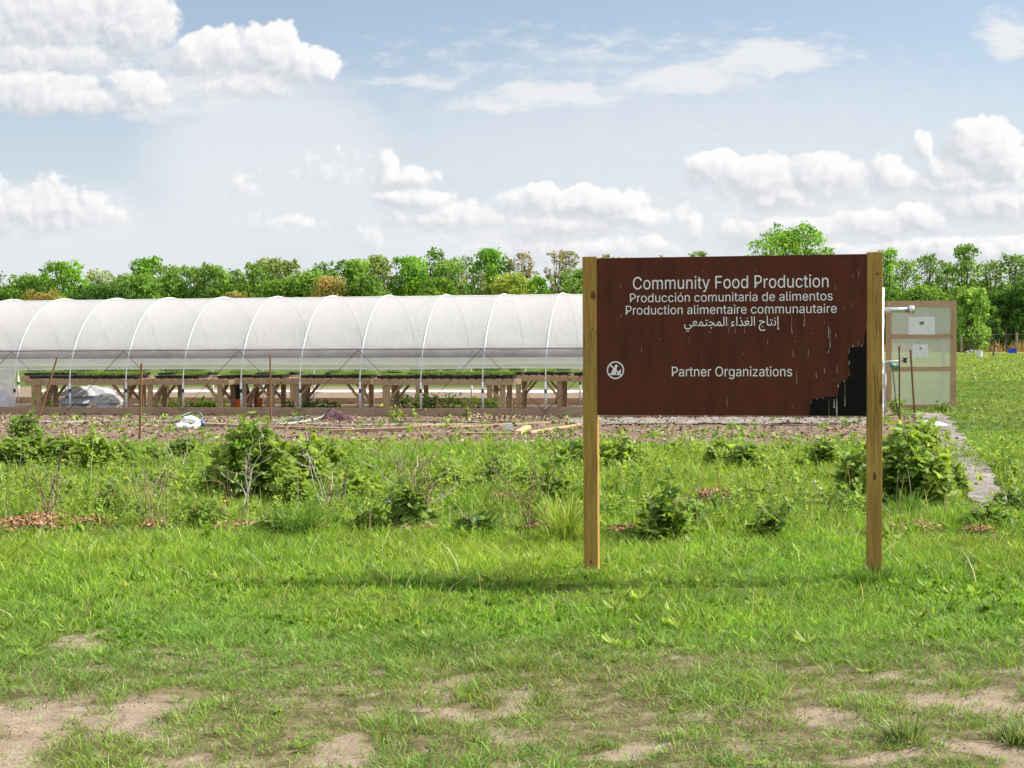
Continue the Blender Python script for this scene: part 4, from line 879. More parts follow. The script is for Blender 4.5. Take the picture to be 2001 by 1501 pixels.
# end wall: film panes between timber studs, doorway in the middle
sl = lambda y: SE + .06*y*1.0 + .02
for y, top in ((.02, 1.0), (1.42, 2.12), (2.90, 2.12), (TW-.02, 1.0)):
    MB().beam((sl(y), y, 0), (sl(y), y, top), .045, .09).build('end_stud', MAT['lumber_z'], root, bevel=.003)
MB().beam((sl(1.42), 1.42, 2.10), (sl(2.90), 2.90, 2.10), .045, .09).build('door_header', MAT['lumber'], root, bevel=.003)
def endpane(y0, y1, zb):
    v = []; f_ = []; n = 14
    for i in range(n+1):
        y = y0 + (y1-y0)*i/n
        th = math.acos(max(-1, min(1, math.copysign(abs((TW/2-y)/(TW/2))**1.0, TW/2-y))))
        zt = arch(th)[1]
        for k in range(6): v.append((sl(y) + .03, y, zb + (zt-zb)*k/5))
    for i in range(n):
        for k in range(5): f_.append((i*6+k, (i+1)*6+k, (i+1)*6+k+1, i*6+k+1))
    fast('end_film', np.array(v), np.array(f_), MAT['film'], root, smooth=True)
endpane(.0, 1.42, .03); endpane(1.42, 2.90, 2.12); endpane(2.90, TW, .03)
pts = [(sl(0) + .05, -.03 + .006*math.sin(z*31), z) for z in np.arange(.02, 1.0, .03)]
rr = [.030 + .012*vnoise(i*.7, 0, 8) + (.032 if 18 <= i <= 25 else 0) for i in range(len(pts))]
th_ = np.linspace(.40, math.pi/2, 26)
pts += [(sl(arch(t)[0]) + .05, arch(t)[0], arch(t)[1] + .01) for t in th_]; rr += [.026 + .01*vnoise(i*.6, 3, 8) for i in range(26)]
MB().tube(pts, rr, 8).build('gathered_film_edge', MAT['sack'], root, smooth=True)
# stove or fan duct through the end wall
dy = 2.15; P0 = (sl(dy) - .4, dy, 1.945)
inv = lambda p: Vector(((p - TO).dot(E1), (p - TO).dot(E2), p.z))
d0 = inv(at(1715, 606.5, 27.9)); d1 = inv(at(1776, 605.5, 27.9)); d2 = inv(at(1785, 605.5, 27.9))
duct = MB().tube([d0, d0.lerp(d1, .5), d1], .055, 14).build('exhaust_duct', MAT['silver'], root, smooth=True)
MB().tube([d1, d1.lerp(d2, .15), d1.lerp(d2, .2), d2], [.075, .078, .088, .088], 14).build('duct_collar', MAT['silver'], duct, smooth=True)
# open door
HD = at(1731, 797, 28.45); DW = .0; HDl = inv(HD); RDl = inv(at(1868, 797, 28.45))
DW = (RDl - HDl).length; da = math.atan2(RDl.y - HDl.y, RDl.x - HDl.x)
door = empty('door', (HDl.x, HDl.y, .03), da); door.parent = root
DH = 2.045
for x0 in (0, DW - .105): MB().box(x0, x0 + .105, -.019, .019, 0, DH).build('stile', MAT['doorwood'], door, bevel=.003)
for z0, z1 in ((DH-.12, DH), (1.325, 1.415), (.695, .785), (0, .06)):
    MB().box(.1055, DW - .1055, -.018, .018, z0, z1).build('rail', MAT['doorwood_x'], door, bevel=.003)
MB().box(.05, DW - .05, .0195, .0255, .02, DH-.02).build('ribbed_pane', MAT['poly'], door)
sc_ = MB()
for x in (.05, DW-.05, DW*.45):
    for z in (DH-.06, 1.37, .74): sc_.tube([(x, -.0185, z), (x, -.0225, z)], .011, 8)
sc_.build('screw_head', MAT['pipe'], door)
for z in (.35, 1.75): MB().box(-.05, .06, .0265, .031, z-.03, z+.03).build('hinge', MAT['dark'], door)

# notices pinned to the door
def door_world(px, py):
    n = (E1*math.cos(da) + E2*math.sin(da)); nn = Vector((-n.y, n.x, 0)); o = HD
    d = ray(px, py); c = Vector((0, 0, CAM_H)); t_ = (o - nn*.024 - c).dot(nn) / d.dot(nn); return c + d*t_, n
for (xa_, ya_, xb_, yb_, lab, ink) in ((1775, 619, 1827, 654, 'larger white paper notice with a dark emblem on the open door', (1801, 631.5)),
                                        (1783, 673, 1814, 699, 'smaller white paper notice fixed lower on the open door', (1799, 681))):
    p0, n = door_world(xa_, yb_); p1, _ = door_world(xb_, ya_)
    W_ = (p1 - p0).dot(n); H_ = p1.z - p0.z
    nt_ = empty('paper_notice', tuple(p0), math.atan2(n.y, n.x)); tag(nt_, lab, 'notice', 'notices on the door')
    pv2 = []; pf2 = []
    for i in range(9):
        for k in range(7): pv2.append((W_*i/8, .0 + .004*math.sin(i*1.3+k) - (.008 if (i in (0, 8) and k in (0, 6)) else 0), H_*k/6))
    for i in range(8):
        for k in range(6): pf2.append((i*7+k, (i+1)*7+k, (i+1)*7+k+1, i*7+k+1))
    fast('sheet', np.array(pv2), np.array(pf2), MAT['paper'], nt_)
    q, _ = door_world(*ink); ex = (q - p0).dot(n); ez = q.z - p0.z; mb = MB()
    r_ = .045 if ink[0] == 1801 else .022
    vs = [(ex + r_*(1 + .25*math.sin(3*a))*math.cos(a), -.009, ez + r_*.7*(1+.2*math.sin(2*a))*math.sin(a)) for a in np.linspace(0, 2*math.pi, 21)[:-1]]
    mb.add(vs, [tuple(range(20))]).build('printed_emblem', MAT['ink'], nt_)

# ------------------------------------------------------------------ benches in the greenhouse
ORD = ['first','second','third','fourth','fifth','sixth','seventh','eighth','ninth','tenth','eleventh','twelfth','thirteenth','fourteenth','fifteenth','sixteenth']
def bench(s0, s1, y, label, H=.64, D=.78, tw=.0, braces=True):
    L = s1 - s0; o = tun(s0, y)
    b = empty('potting_bench', (o.x, o.y, .01), TA + tw); tag(b, label, 'bench', 'benches in the greenhouse')
    ap = MB()
    ap.box(0, L, 0, .038, H-.10, H); ap.box(0, L, D-.038, D, H-.10, H)
    ap.box(0, .038, .0385, D-.0385, H-.10, H-.001); ap.box(L-.038, L, .0385, D-.0385, H-.10, H-.001)
    ap.build('apron', MAT['lumber'], b, bevel=.003)
    sl_ = MB(); n = int(L/.16)
    for k in range(n):
        x = .02 + (L-.04)*k/n; sl_.box(x, x + .11, .01, D-.01, H+.0005, H+.019)
    sl_.build('slatted_top', MAT['lumber'], b)
    for x in (.22, L-.26):
        sgn = 1 if x > L/2 else -1
        for yy_ in (.0395, D-.0755):
            MB().box(x, x+.10, yy_, yy_+.037, 0, H-.001).build('leg', MAT['lumber_z'], b, bevel=.003)
            if braces: MB().beam((x+.04 - sgn*.02, yy_+.056 if yy_ < .2 else yy_-.02, .24), (x+.04 - sgn*.34, yy_+.056 if yy_ < .2 else yy_-.02, H-.03), .036, .085, (0, 1, 0)).build('brace', MAT['lumber_z'], b, bevel=.002)
        if braces: MB().beam((x+.105*(1 if sgn < 0 else -.25), .09, .10), (x+.105*(1 if sgn < 0 else -.25), D-.10, H-.06), .036, .085).build('brace', MAT['lumber_z'], b, bevel=.002)
    return b
BENCH = [(48, 263, .42, 'front', 'potting bench beside the white sacks'), (265, 447, .46, 'front', 'long potting bench behind the middle wooden stake'),
         (449, 549, .80, 'front', 'short potting bench over the orange bucket'), (551, 725, .78, 'front', 'potting bench behind the purple blanket'),
         (728, 1003, .30, 'front', 'pale potting bench with full black trays nearest the plastic side'),
         (40, 270, 2.55, 'rear', 'rear potting bench behind the white sacks'), (300, 520, 2.6, 'rear', 'rear potting bench beyond the middle wooden stake'),
         (545, 770, 2.6, 'rear', 'rear potting bench beyond the purple blanket'), (790, 975, 2.7, 'rear', 'rear potting bench behind the full black trays'),
         (986, 1113, 2.5, 'rear', 'rear potting bench seen left of the sign post'), (1116, 1330, 2.2, 'rear', 'potting bench running behind the left sign post')]
# seedling trays: a black tray and what grows in it
def tray_mesh(L=.535, Wd=.272, h=.055):
    mb = MB(); t_ = .012
    o = [(-Wd/2, 0), (Wd/2, 0), (Wd/2, L), (-Wd/2, L)]
    def ringv(g, z): return [(-Wd/2+g, g, z), (Wd/2-g, g, z), (Wd/2-g, L-g, z), (-Wd/2+g, L-g, z)]
    vs = ringv(.014, 0) + ringv(0.004, h) + ringv(-.006, h) + ringv(-.006, h-.012) + ringv(.012, h) + ringv(.016, h-.02)
    fs = [(3, 2, 1, 0)]
    for a_, b_ in ((0, 1), (1, 2), (2, 3), (1, 4), (4, 5)):
        for k in range(4): fs.append((a_*4+k, a_*4+(k+1) % 4, b_*4+(k+1) % 4, b_*4+k))
    fs.append((20, 21, 22, 23))
    return mb.add(vs, fs)
def leafset(P, T, Wv, L, Wd, fold=.15):
    "n folded leaves: base P, tip direction T (unit), width direction Wv (unit), length, width"
    N_ = np.cross(T, Wv); L = L[:, None]; Wd = Wd[:, None]
    dn = -N_ * (fold * Wd)
    v0 = P; v1 = P + T*L*.35 + Wv*Wd*.5; v2 = P + T*L*.70 + Wv*Wd*.38; v3 = P + T*L + dn*1.2
    v4 = P + T*L*.70 - Wv*Wd*.38; v5 = P + T*L*.35 - Wv*Wd*.5
    lift = N_ * (fold * Wd)
    V = np.stack([v0, v1+lift, v2+lift, v3, v4+lift, v5+lift], 1).reshape(-1, 3)
    n = len(P); b = (np.arange(n)*6)[:, None]
    F = np.concatenate([b + np.array([[0, 1, 2, 3]]), b + np.array([[0, 3, 4, 5]])], 0)
    return V, F
def unit(v): return v / (np.linalg.norm(v, axis=1, keepdims=True) + 1e-9)
def seedling_arrays(n, h, size, cols, rng, L=.50, Wd=.245):
    P = np.stack([rng.uniform(-Wd/2, Wd/2, n), .015 + rng.uniform(0, L, n), .05 + h*rng.uniform(.25, 1, n)**.8], 1)
    az = rng.uniform(0, 2*np.pi, n); el = rng.uniform(-.2, .9, n)
    T = np.stack([np.cos(az)*np.cos(el), np.sin(az)*np.cos(el), np.sin(el)], 1)
    Wv = unit(np.cross(T, np.tile([0, 0, 1.0], (n, 1)) + rng.normal(0, .3, (n, 3))))
    V, F = leafset(P, T, Wv, size*rng.uniform(.6, 1.3, n), size*.6*rng.uniform(.6, 1.3, n))
    c = np.array(cols)[rng.integers(0, len(cols), n)] * rng.uniform(.75, 1.25, (n, 1))
    return V, F, np.repeat(c, 6, 0)
rng = np.random.default_rng(3)
KIND = [('bright green sprouts', 380, .055, .034, [(.27, .42, .045), (.34, .47, .06), (.20, .34, .035)]),
        ('short pale sprouts', 260, .035, .030, [(.40, .55, .09), (.32, .48, .07)]),
        ('tall dark green seedlings', 220, .085, .050, [(.14, .30, .05), (.18, .36, .06)]),
        ('hardly any sprouts', 40, .025, .025, [(.14, .24, .04)])]
PROTO = {}
def tray_proto(k, v):
    if (k, v) in PROTO: return PROTO[(k, v)].copy()
    nm, n, h, sz, cols = KIND[k]
    V, F, c = seedling_arrays(n, h, sz, cols, rng)
    me_o = fast('seedlings', V, F, MAT['sprout'], None, c)
    PROTO[(k, v)] = me_o
    return me_o
TRAY_ME = None
POSN = ['far left', 'left', 'middle', 'right', 'far right']
for bi, (pa, pb, y, row, lab) in enumerate(BENCH):
    s0, s1 = s_at(pa, y), s_at(pb, y)
    bench(s0, s1, y, lab, braces=row == 'front' or bi >= 9)
    n = int((s1 - s0 - .04) / .29); where = lab.replace('long ', '').replace('short ', '').replace('full ', '')
    for i in range(n):
        s = s0 + .02 + .145 + (s1 - s0 - .04 - .29) * (i / max(1, n-1))
        if bi == 0: k = 3 if i < n*.38 else 0
        elif bi == 1: k = random.choice([0, 3, 3, 1])
        elif bi == 2: k = 3 if i % 2 else 1
        elif bi == 3: k = random.choice([1, 0, 3])
        elif bi == 4: k = 0 if i > 1 else 1
        else: k = random.choice([0, 2, 2, 2, 3])
        if bi not in (0, 4) and random.random() < .18: continue
        o = tun(s, y + .06 + random.uniform(0, .10), .01 + .64 + .0195)
        tr = empty('seedling_tray', tuple(o), TA + random.uniform(-.05, .05))
        tag(tr, f'black tray of {KIND[k][0]}, {ORD[i]} from the left on the {where.replace("potting ", "")}', 'seedling tray', 'seedling trays on the benches')
        if TRAY_ME is None:
            t0 = tray_mesh().build('tray', MAT['blackplastic'], tr, bevel=0); TRAY_ME = t0.data
        else:
            t0 = bpy.data.objects.new('tray', TRAY_ME); COL.objects.link(t0); t0.parent = tr
        fresh = (k, i % 2) not in PROTO
        sd = tray_proto(k, i % 2)
        if not fresh: COL.objects.link(sd)
        sd.parent = tr
# labels must fit in sixteen words
for o in COL.objects:
    if o.get('label') and len(o['label'].split()) > 16:
        w_ = o['label'].replace(' running behind', ' behind').replace(' nearest the plastic side', '').replace(' seen left of', ' left of').replace('the rear bench', 'rear bench').replace('the pale bench', 'pale bench')
        o['label'] = ' '.join(w_.split()[:16])

# sagging sheets of black plastic over the middle benches
def crumple(name, c, rx, ry, h, mat, label, cat, rz=0, seed=1, power=1.6, n=26, wr=.4, group=None):
    vs = []; fs = []
    for i in range(n):
        for k in range(n):
            u = -1 + 2*i/(n-1); v = -1 + 2*k/(n-1)
            r = (abs(u)**2.6 + abs(v)**2.6)**(1/2.6)
            e = max(0, 1 - r**power)
            nz = (fbm(u*2.2+seed, v*2.2, seed, 4)-.5)
            z = h*(e**.6)*(1 + wr*1.6*float(nz)) + .004
            q = 1 - .12*abs(float(nz))
            vs.append((u*rx*q, v*ry*q, z))
    for i in range(n-1):
        for k in range(n-1): fs.append((i*n+k, (i+1)*n+k, (i+1)*n+k+1, i*n+k+1))
    # underside so that the thing is closed
    b = len(vs); vs += [(x, y_, .0) for (x, y_, z) in vs]
    fs += [(f_[3]+b, f_[2]+b, f_[1]+b, f_[0]+b) for f_ in list(fs)]
    edge = [(0, k) for k in range(n)] + [(i, n-1) for i in range(1, n)] + [(n-1, k) for k in range(n-2, -1, -1)] + [(i, 0) for i in range(n-2, 0, -1)]
    for a_, c_ in zip(edge, edge[1:] + edge[:1]):
        p, q = a_[0]*n+a_[1], c_[0]*n+c_[1]; fs.append((p, q, q+b, p+b))
    o = MB().add(vs, fs).build(name, mat, None, smooth=True, loc=tuple(c)); o.rotation_euler.z = rz
    return tag(o, label, cat, group)
def on(s, y, z): return tun(s, y, z)

# white sacks stacked under the first bench
sp = [(146, 1.25, .0, .33, 'bottom white sack at the left of the pile'), (148, 1.27, .15, .32, 'white sack lying second up in the left pile'),
      (152, 1.25, .30, .33, 'topmost white sack of the left pile'), (214, 1.05, .0, .36, 'big creased white sack lying lowest in the right pile'),
      (208, 1.15, .17, .34, 'crumpled white sack on top of the right pile'), (190, 1.75, .18, .42, 'pale white sack at the back of the pile')]
for i, (px, y, z, rx, lab) in enumerate(sp):
    crumple('plastic_sack', on(s_at(px, y), y, z), rx, .30, .18 if i != 5 else .30, MAT['sack'], lab + ' under the bench', 'sack', TA + random.uniform(-.1, .1), 11+i, 2.2, wr=.55, group='white sacks under the bench')

def bucket(name, px, y, r, h, mat, label, cat):
    o = on(s_at(px, y), y, .01); b = empty(name, tuple(o)); tag(b, label, cat)
    MB().lathe([(r*.80, 0), (r*.82, .004), (r, h*.9), (r*1.06, h*.9), (r*1.06, h), (r*.97, h), (r*.78, .01), (0.001, .01)], n=22).build('tub', mat, b, smooth=False)
    hd = [(r*1.07*math.cos(a), 0.012 + .02*math.sin(a), h*.88 - r*.6*math.sin(a)) for a in np.linspace(0, math.pi, 15)]
    MB().tube(hd, .004, 5).build('handle', MAT['wire'], b)
    return b
bucket('bucket', 472, 1.05, .145, .24, MAT['orange'], 'orange plastic bucket standing under the short bench', 'bucket')
bucket('small_pail', 507, 1.2, .05, .26, MAT['orange'], 'slim orange pail right of the orange bucket', 'pail')
crumple('black_bag', on(s_at(472, 1.45), 1.45, .0), .20, .16, .56, MAT['blackplastic'], 'black plastic bag standing behind the orange bucket', 'bag', TA, 31, 3.0)
crumple('blue_crate_liner', on(s_at(512, .95), .95, .0), .12, .12, .05, MAT['bluetarp'], 'flat blue plastic tray on the ground under the short bench', 'tray', TA, 33, 3.0)
crumple('blue_tarp', on(s_at(3, .5), .5, 0), .20, .3, .42, MAT['bluetarp'], 'bunched blue tarpaulin behind the lowered plastic side', 'tarpaulin', TA, 37, 2.0)
crumple('blanket', G(660, 821) + Vector((0, 0, -.01)), .30, .26, .15, MAT['blanket'], 'crumpled purple brown blanket lying against the greenhouse base board', 'blanket', .2, 41, 2.6, n=38, wr=1.1)
# white roll of sacking on the soil
rl = empty('sack_roll', tuple(G(372, 838)), .3); tag(rl, 'white sack rolled into a ring lying on the soil', 'sack')
pts = [(.115*math.cos(a), .03*math.cos(a*2) + .05*math.sin(a), .095 + .065*math.sin(a)) for a in np.linspace(0, 2*math.pi*.98, 34)]
MB().tube(pts, [.034 + .03*vnoise(i*.9, 1, 5) for i in range(34)], 12).build('ring', MAT['sack'], rl, smooth=True)
MB().tube([(-.13, -.02, .06), (-.19, -.03, .05), (-.23, -.07, .035)], [.05, .05, .03], 10).build('loose_end', MAT['sack'], rl, smooth=True)
MB().tube([(.14, .05, .08), (.20, .02, .09), (.215, 0, .06)], [.045, .045, .02], 10).build('dark_lining', MAT['bluetarp'], rl, smooth=True)

# stakes in front of the greenhouse
def stake(px0, py0, px1, py1, w_, label, mat='stake', name='wooden_stake', cat='stake', grp='stakes in front of the greenhouse'):
    p = G(px1, py1); q = at(px0, py0, p.y)
    mb = MB(); r = Vector((0, 0, 0)); d = (q - p)
    mb.beam(p - d*.08 - p, q - p, w_, w_*.8)
    return tag(mb.build(name, MAT[mat], None, bevel=.003, loc=tuple(p)), label, cat, grp)
stake(112, 698, 71, 834, .030, 'wooden stake leaning over to the right in front of the white sacks')
stake(276.5, 710, 273, 858, .032, 'upright wooden stake standing nearest the grass edge')
stake(528, 694, 529, 827, .028, 'upright wooden stake beside the hoses and the purple blanket')
stake(1757, 676, 1758, 826, .024, 'rusty steel stake nearest the open greenhouse door', 'rust', 'steel_stake', 'stake', 'rusty stakes by the door')
stake(1779, 684, 1787, 808, .030, 'rusty steel stake leaning slightly, right of the straight rusty one', 'rust', 'steel_stake', 'stake', 'rusty stakes by the door')
p = G(1838, 782); p.y += .55; q = at(1845, 660, 28.75); p = Vector((at(1838, 782, 28.95).x, 28.95, 0))
tag(MB().beam((0, 0, 0), q - p, .045, .03).build('prop_pole', MAT['palepost'], None, bevel=.003, loc=tuple(p)), 'grey pole leaning against the back of the open door', 'pole')

# standpipe and nozzle by the greenhouse corner
o = at(1752, 707, 25.2); o.z = 0
sp_ = empty('water_standpipe', tuple(o)); tag(sp_, 'grey water pipe with a tap and green nozzle beside the greenhouse corner', 'water tap')
zt = at(1752, 707, 25.2).z; xl = at(1729, 707, 25.2).x - o.x; xr = at(1771, 703, 25.2).x - o.x
MB().tube([(xl, 0, 0), (xl, 0, zt-.03), (xl+.02, 0, zt), (xr, 0, zt+.02)], .016, 8).build('pipe', MAT['pipe'], sp_, smooth=True)
MB().lathe([(.03, -.04), (.034, 0), (.02, .02), (.05, .03), (.05, .045), (.01, .045)], (xr-.02, 0, zt+.02), 12).build('tap', MAT['dark'], sp_)
xn = at(1744, 715, 25.2).x - o.x
MB().tube([(xn-.05, -.01, zt-.02), (xn, -.01, zt-.07), (xn+.07, -.01, zt-.10), (xn+.05, -.01, zt-.16)], [.02, .045, .05, .02], 10).build('spray_nozzle', MAT['greentap'], sp_, smooth=True)
MB().tube([(xn, -.01, zt-.12), (xn+.03, -.02, zt-.4), (xn+.05, 0, .35), (xn+.12, .02, .02)], .009, 6).build('hose', MAT['dark'], sp_, smooth=True)

# hoses and drip lines on the soil
def ground_tube(name, px, r, mat, label, cat, wob=.0, lift=.0, n=8):
    P = [G(*q[:2]) for q in px]; pts = []
    for i in range(len(P)-1):
        L = (P[i+1]-P[i]).length; k = max(2, int(L/.12))
        for j in range(k):
            p = P[i].lerp(P[i+1], j/k)
            sx_ = math.sin((i+j/k)*5.1) * wob; p = p + Vector((0, sx_, 0))
            hz = px[i][2] if len(px[i]) > 2 else 0; hz2 = px[i+1][2] if len(px[i+1]) > 2 else 0
            p.z = gzf(p.x, p.y) + r*.8 + lift + hz + (hz2-hz)*(j/k); pts.append(p)
    pts.append(P[-1] + Vector((0, 0, r)))
    for it in range(3):
        pts = [pts[0]] + [(pts[i-1]+pts[i]*2+pts[i+1])/4 for i in range(1, len(pts)-1)] + [pts[-1]]
    o = pts[0]
    return tag(MB().tube([p-o for p in pts], r, 6).build(name, MAT[mat], None, smooth=True, loc=tuple(o)), label, cat, 'hoses and irrigation lines on the soil')
ground_tube('garden_hose', [(520,824),(560,822),(600,823),(632,817),(640,808,.05),(634,806,.12)], .016, 'hose_green', 'green hose curving from the blanket along the soil', 'hose', .03)
ground_tube('garden_hose', [(545,830),(590,826),(620,820),(645,812,.03),(650,806,.1)], .015, 'hose_pale', 'pale hose looping in front of the purple blanket', 'hose', .04)
ground_tube('garden_hose', [(335,821),(350,816),(372,812,.06),(390,812,.06),(398,818),(385,824),(350,826),(300,826)], .013, 'hose_green', 'green hose loop against the base board behind the white ring', 'hose', .05)
ground_tube('garden_hose', [(525,812),(550,808,.05),(590,806,.04),(610,812),(570,819),(530,822)], .012, 'hose_green', 'green hose loop right of the last wooden stake', 'hose', .05)
ground_tube('drip_line', [(70,826),(160,824),(260,826),(330,825),(420,829),(520,830),(640,829)], .012, 'hose_pale', 'pale irrigation line lying straight along the soil at the left', 'irrigation line', .03)
ground_tube('drip_line', [(40,824),(120,827),(210,822),(300,823)], .011, 'hose_pale', 'pale irrigation line nearest the base board at the left', 'irrigation line', .05)
ground_tube('drip_line', [(680,827),(800,825),(900,826),(1000,826),(1130,828)], .015, 'drip', 'dark irrigation line running past the wood chip heap', 'irrigation line', .02)
ground_tube('drip_line', [(560,829),(700,832),(820,829),(960,831),(1060,834)], .012, 'hose_pale', 'pale irrigation line in front of the dark one', 'irrigation line', .03)
ground_tube('drip_line', [(1180,826),(1300,830),(1420,828),(1560,832),(1690,830)], .014, 'drip', 'dark irrigation line lying on the grey fabric', 'irrigation line', .02)

# grey weed fabric strip on the soil right of the middle
fv2 = []; ff2 = []; n = 60
for i in range(n+1):
    px = 1110 + (1722-1110)*i/n
    for k in range(6):
        p = gp(px, 829.5 - 11*k/5 + 1.5*(fbm(i*.3, 5*(k in (0, 5)), 77)-.5)); fv2.append((p.x, p.y, gzf(p.x, p.y) + .004 + .035*float(fbm(i*.5, k*.9, 71))))
for i in range(n):
    for k in range(5): ff2.append((i*6+k, (i+1)*6+k, (i+1)*6+k+1, i*6+k+1))
tag(fast('weed_fabric', np.array(fv2), np.array(ff2), MAT['fabric'], smooth=True), 'crumpled grey weed fabric strip on the soil below the sign', 'fabric')

# boards and sticks lying on the soil
def plank(pxa, pya, pxb, pyb, w_, h_, label, mat='board', grp='boards and sticks on the soil', name='wooden_plank', cat='plank', z=.01):
    a_, b_ = G(pxa, pya), G(pxb, pyb); a_.z += h_/2 + z; b_.z += h_/2 + z
    return tag(MB().beam((0, 0, 0), b_ - a_, w_, h_).build(name, MAT[mat], None, bevel=.003, loc=tuple(a_)), label, cat, grp)
plank(640, 846, 800, 844, .10, .05, 'dark weathered plank half sunk in the soil below the blanket')
plank(800, 836, 905, 831, .06, .03, 'thin straight stick lying on the soil left of the white marker', 'lumber')
plank(880, 838, 1075, 829.5, .05, .03, 'long thin stick pointing at the sign post', 'lumber')
plank(1012, 850, 1032, 840, .10, .05, 'short pale offcut of wood lying end on', 'lumber')
plank(1035, 848, 1135, 832, .055, .035, 'pale slanting stick beside the short offcut', 'lumber')
plank(370, 832, 470, 836, .10, .04, 'weathered plank on the soil just behind the white ring')
plank(540, 838, 690, 842, .08, .03, 'weathered plank on the soil right of the last stake')
plank(905, 849, 1010, 851, .09, .03, 'dark plank lying in the soil under the short offcut')

# white marker tag on a stick
p = G(986, 893); q = at(994, 836, p.y)
mk = empty('plant_marker', tuple(p)); tag(mk, 'bent white twig stake carrying a small white tag', 'marker')
MB().tube([(0, 0, -.03), (.015, 0, .12), Vector((.03, 0, .24)), q - p], .006, 6).build('stick', MAT['twig'], mk, smooth=True)
z = q - p
MB().add([(z.x-.05, -.01, z.z-.01), (z.x+.045, .0, z.z-.02), (z.x+.06, .0, z.z+.045), (z.x-.045, -.01, z.z+.055), (z.x-.05, .0, z.z-.01), (z.x+.045, .01, z.z-.02), (z.x+.06, .01, z.z+.045), (z.x-.045, .0, z.z+.055)],
         [(0,1,2,3),(7,6,5,4),(0,4,5,1),(1,5,6,2),(2,6,7,3),(3,7,4,0)]).build('tag', MAT['white'], mk)
# pale plastic sheet at the head of the path
crumple('plastic_sheet', G(1822, 832), .17, .28, .07, MAT['sack'], 'white plastic sheet lying at the head of the grey path', 'sheet', .4, 51, 2.0, wr=.9)

# row cover on the plot behind
tag(fast('row_cover', *(lambda V, F: (np.array(V), np.array(F)))([(x, y, -.01 + .05*math.sin(math.pi*k/5) + .02*float(fbm(x*.7, k, 3))) for x in np.arange(-13, 4.6, .35) for k, y in ((k, 38.4 - .195*(x+3) + .5*k/5) for k in range(6))],
    [(i*6+k, (i+1)*6+k, (i+1)*6+k+1, i*6+k+1) for i in range(len(np.arange(-13, 4.6, .35))-1) for k in range(5)]), MAT['rowcover'], smooth=True), 'white fabric row cover over a bed behind the greenhouse', 'row cover')

# ------------------------------------------------------------------ far right: fence and garden things
FY = 102.0
fx0 = at(1870, 690, FY).x; fx1 = at(2200, 690, FY).x
fence = empty('wire_fence', (fx0, FY, 0)); tag(fence, 'thin wire fence on slender posts beyond the right hand lawn', 'fence')
def fpost(px, top, wpx, mat):
    x = at(px, 690, FY).x - fx0; zt = at(px, top, FY).z; r = wpx*FY/FPX/2
    MB().box(x-r, x+r, -r, r, -.1, zt).build('fence_post', MAT[mat], fence)
for px, top, wpx, mat in ((1879, 655, 3.2, 'palepost'), (1893, 656, 1.5, 'steelpost'), (1899, 652, 1.3, 'steelpost'), (1911, 657, 1.3, 'steelpost'), (1934, 663, 1.4, 'palepost'), (1943, 640, 1.6, 'steelpost'),
                          (1966, 640, 2.2, 'steelpost'), (1987, 649, 4.0, 'palepost'), (1997, 663, 1.3, 'steelpost'), (2030, 650, 3, 'palepost'), (2080, 650, 2, 'steelpost'), (2130, 650, 3, 'palepost'), (2180, 650, 2, 'steelpost')):
    fpost(px, top, wpx, mat)
wr_ = MB()
for zz in (.45, .85, 1.22):
    wr_.tube([(0, -.02, zz), (fx1-fx0, -.02, zz)], .004, 4)
wr_.build('fence_wire', MAT['wire'], fence)
def far(px, py): 
    p = gp(px, py); p.z = gzf(p.x, p.y); return p
p = far(1914, 699); k = p.y/FPX
bk = empty('white_bucket', tuple(p), .4); tag(bk, 'white plastic bucket standing on the lawn near the wire fence', 'bucket')
MB().lathe([(5*k, 0), (6*k, 13*k), (6.5*k, 13*k), (6.5*k, 14*k), (5.6*k, 14*k), (4.6*k, .5*k), (.01, .5*k)], n=18).build('tub', MAT['white'], bk)
MB().tube([(6*k*math.cos(a), -2*k, 13*k - 5*k*math.sin(a)) for a in np.linspace(0, math.pi, 11)], .01, 5).build('handle', MAT['wire'], bk)
for i, (px, py, r, lab) in enumerate(((1919, 698, 6, 'pale flat stone at the foot of the white bucket'), (1926, 697, 5, 'smaller pale stone right of the white bucket'), (1889, 690, 5, 'dark stone at the left end of the pile by the fence'), (1897, 689, 6, 'grey stone in the middle of the pile by the fence'), (1905, 689, 5, 'grey stone at the right end of the pile by the fence'))):
    p = far(px, py); k = p.y/FPX
    crumple('stone', p, r*k, r*k*.8, r*k*(.55 if i < 2 else .9), MAT['stone'], lab, 'stone', i, 60+i, 2.0, n=12, group='stones near the fence')
p = far(1947, 696); k = p.y/FPX
hy = empty('red_hydrant', tuple(p)); tag(hy, 'red topped water hydrant on a thin pipe by the fence', 'hydrant')
MB().tube([(0, 0, 0), (0, 0, 18*k)], .8*k, 8).build('pipe', MAT['pipe'], hy)
MB().lathe([(.8*k, 0), (2.2*k, .6*k), (2.4*k, 3*k), (1.5*k, 4.5*k), (.01, 5*k)], (0, 0, 18*k), 12).build('head', MAT['red'], hy, smooth=True)
MB().tube([(0, 0, 21*k), (-4*k, 0, 19.5*k), (-5*k, 0, 17*k)], .6*k, 6).build('spout', MAT['red'], hy)
MB().tube([(2*k, 0, 22*k), (-3*k, 0, 29*k)], .35*k, 6).build('lever', MAT['pipe'], hy)
p = far(1941, 696); crumple('dark_container', p, 1.6*k, 1.6*k, 10*k, MAT['blackplastic'], 'small black container left of the red hydrant', 'container', 0, 71, 3, n=12)
p = far(1977.5, 690.5); k = p.y/FPX
cr = empty('blue_crate', tuple(p), .15); tag(cr, 'bright blue plastic crate standing by the fence', 'crate')
mb = MB(); a_ = 7*k; b_ = 5*k; h_ = 9.5*k; q = .5*k
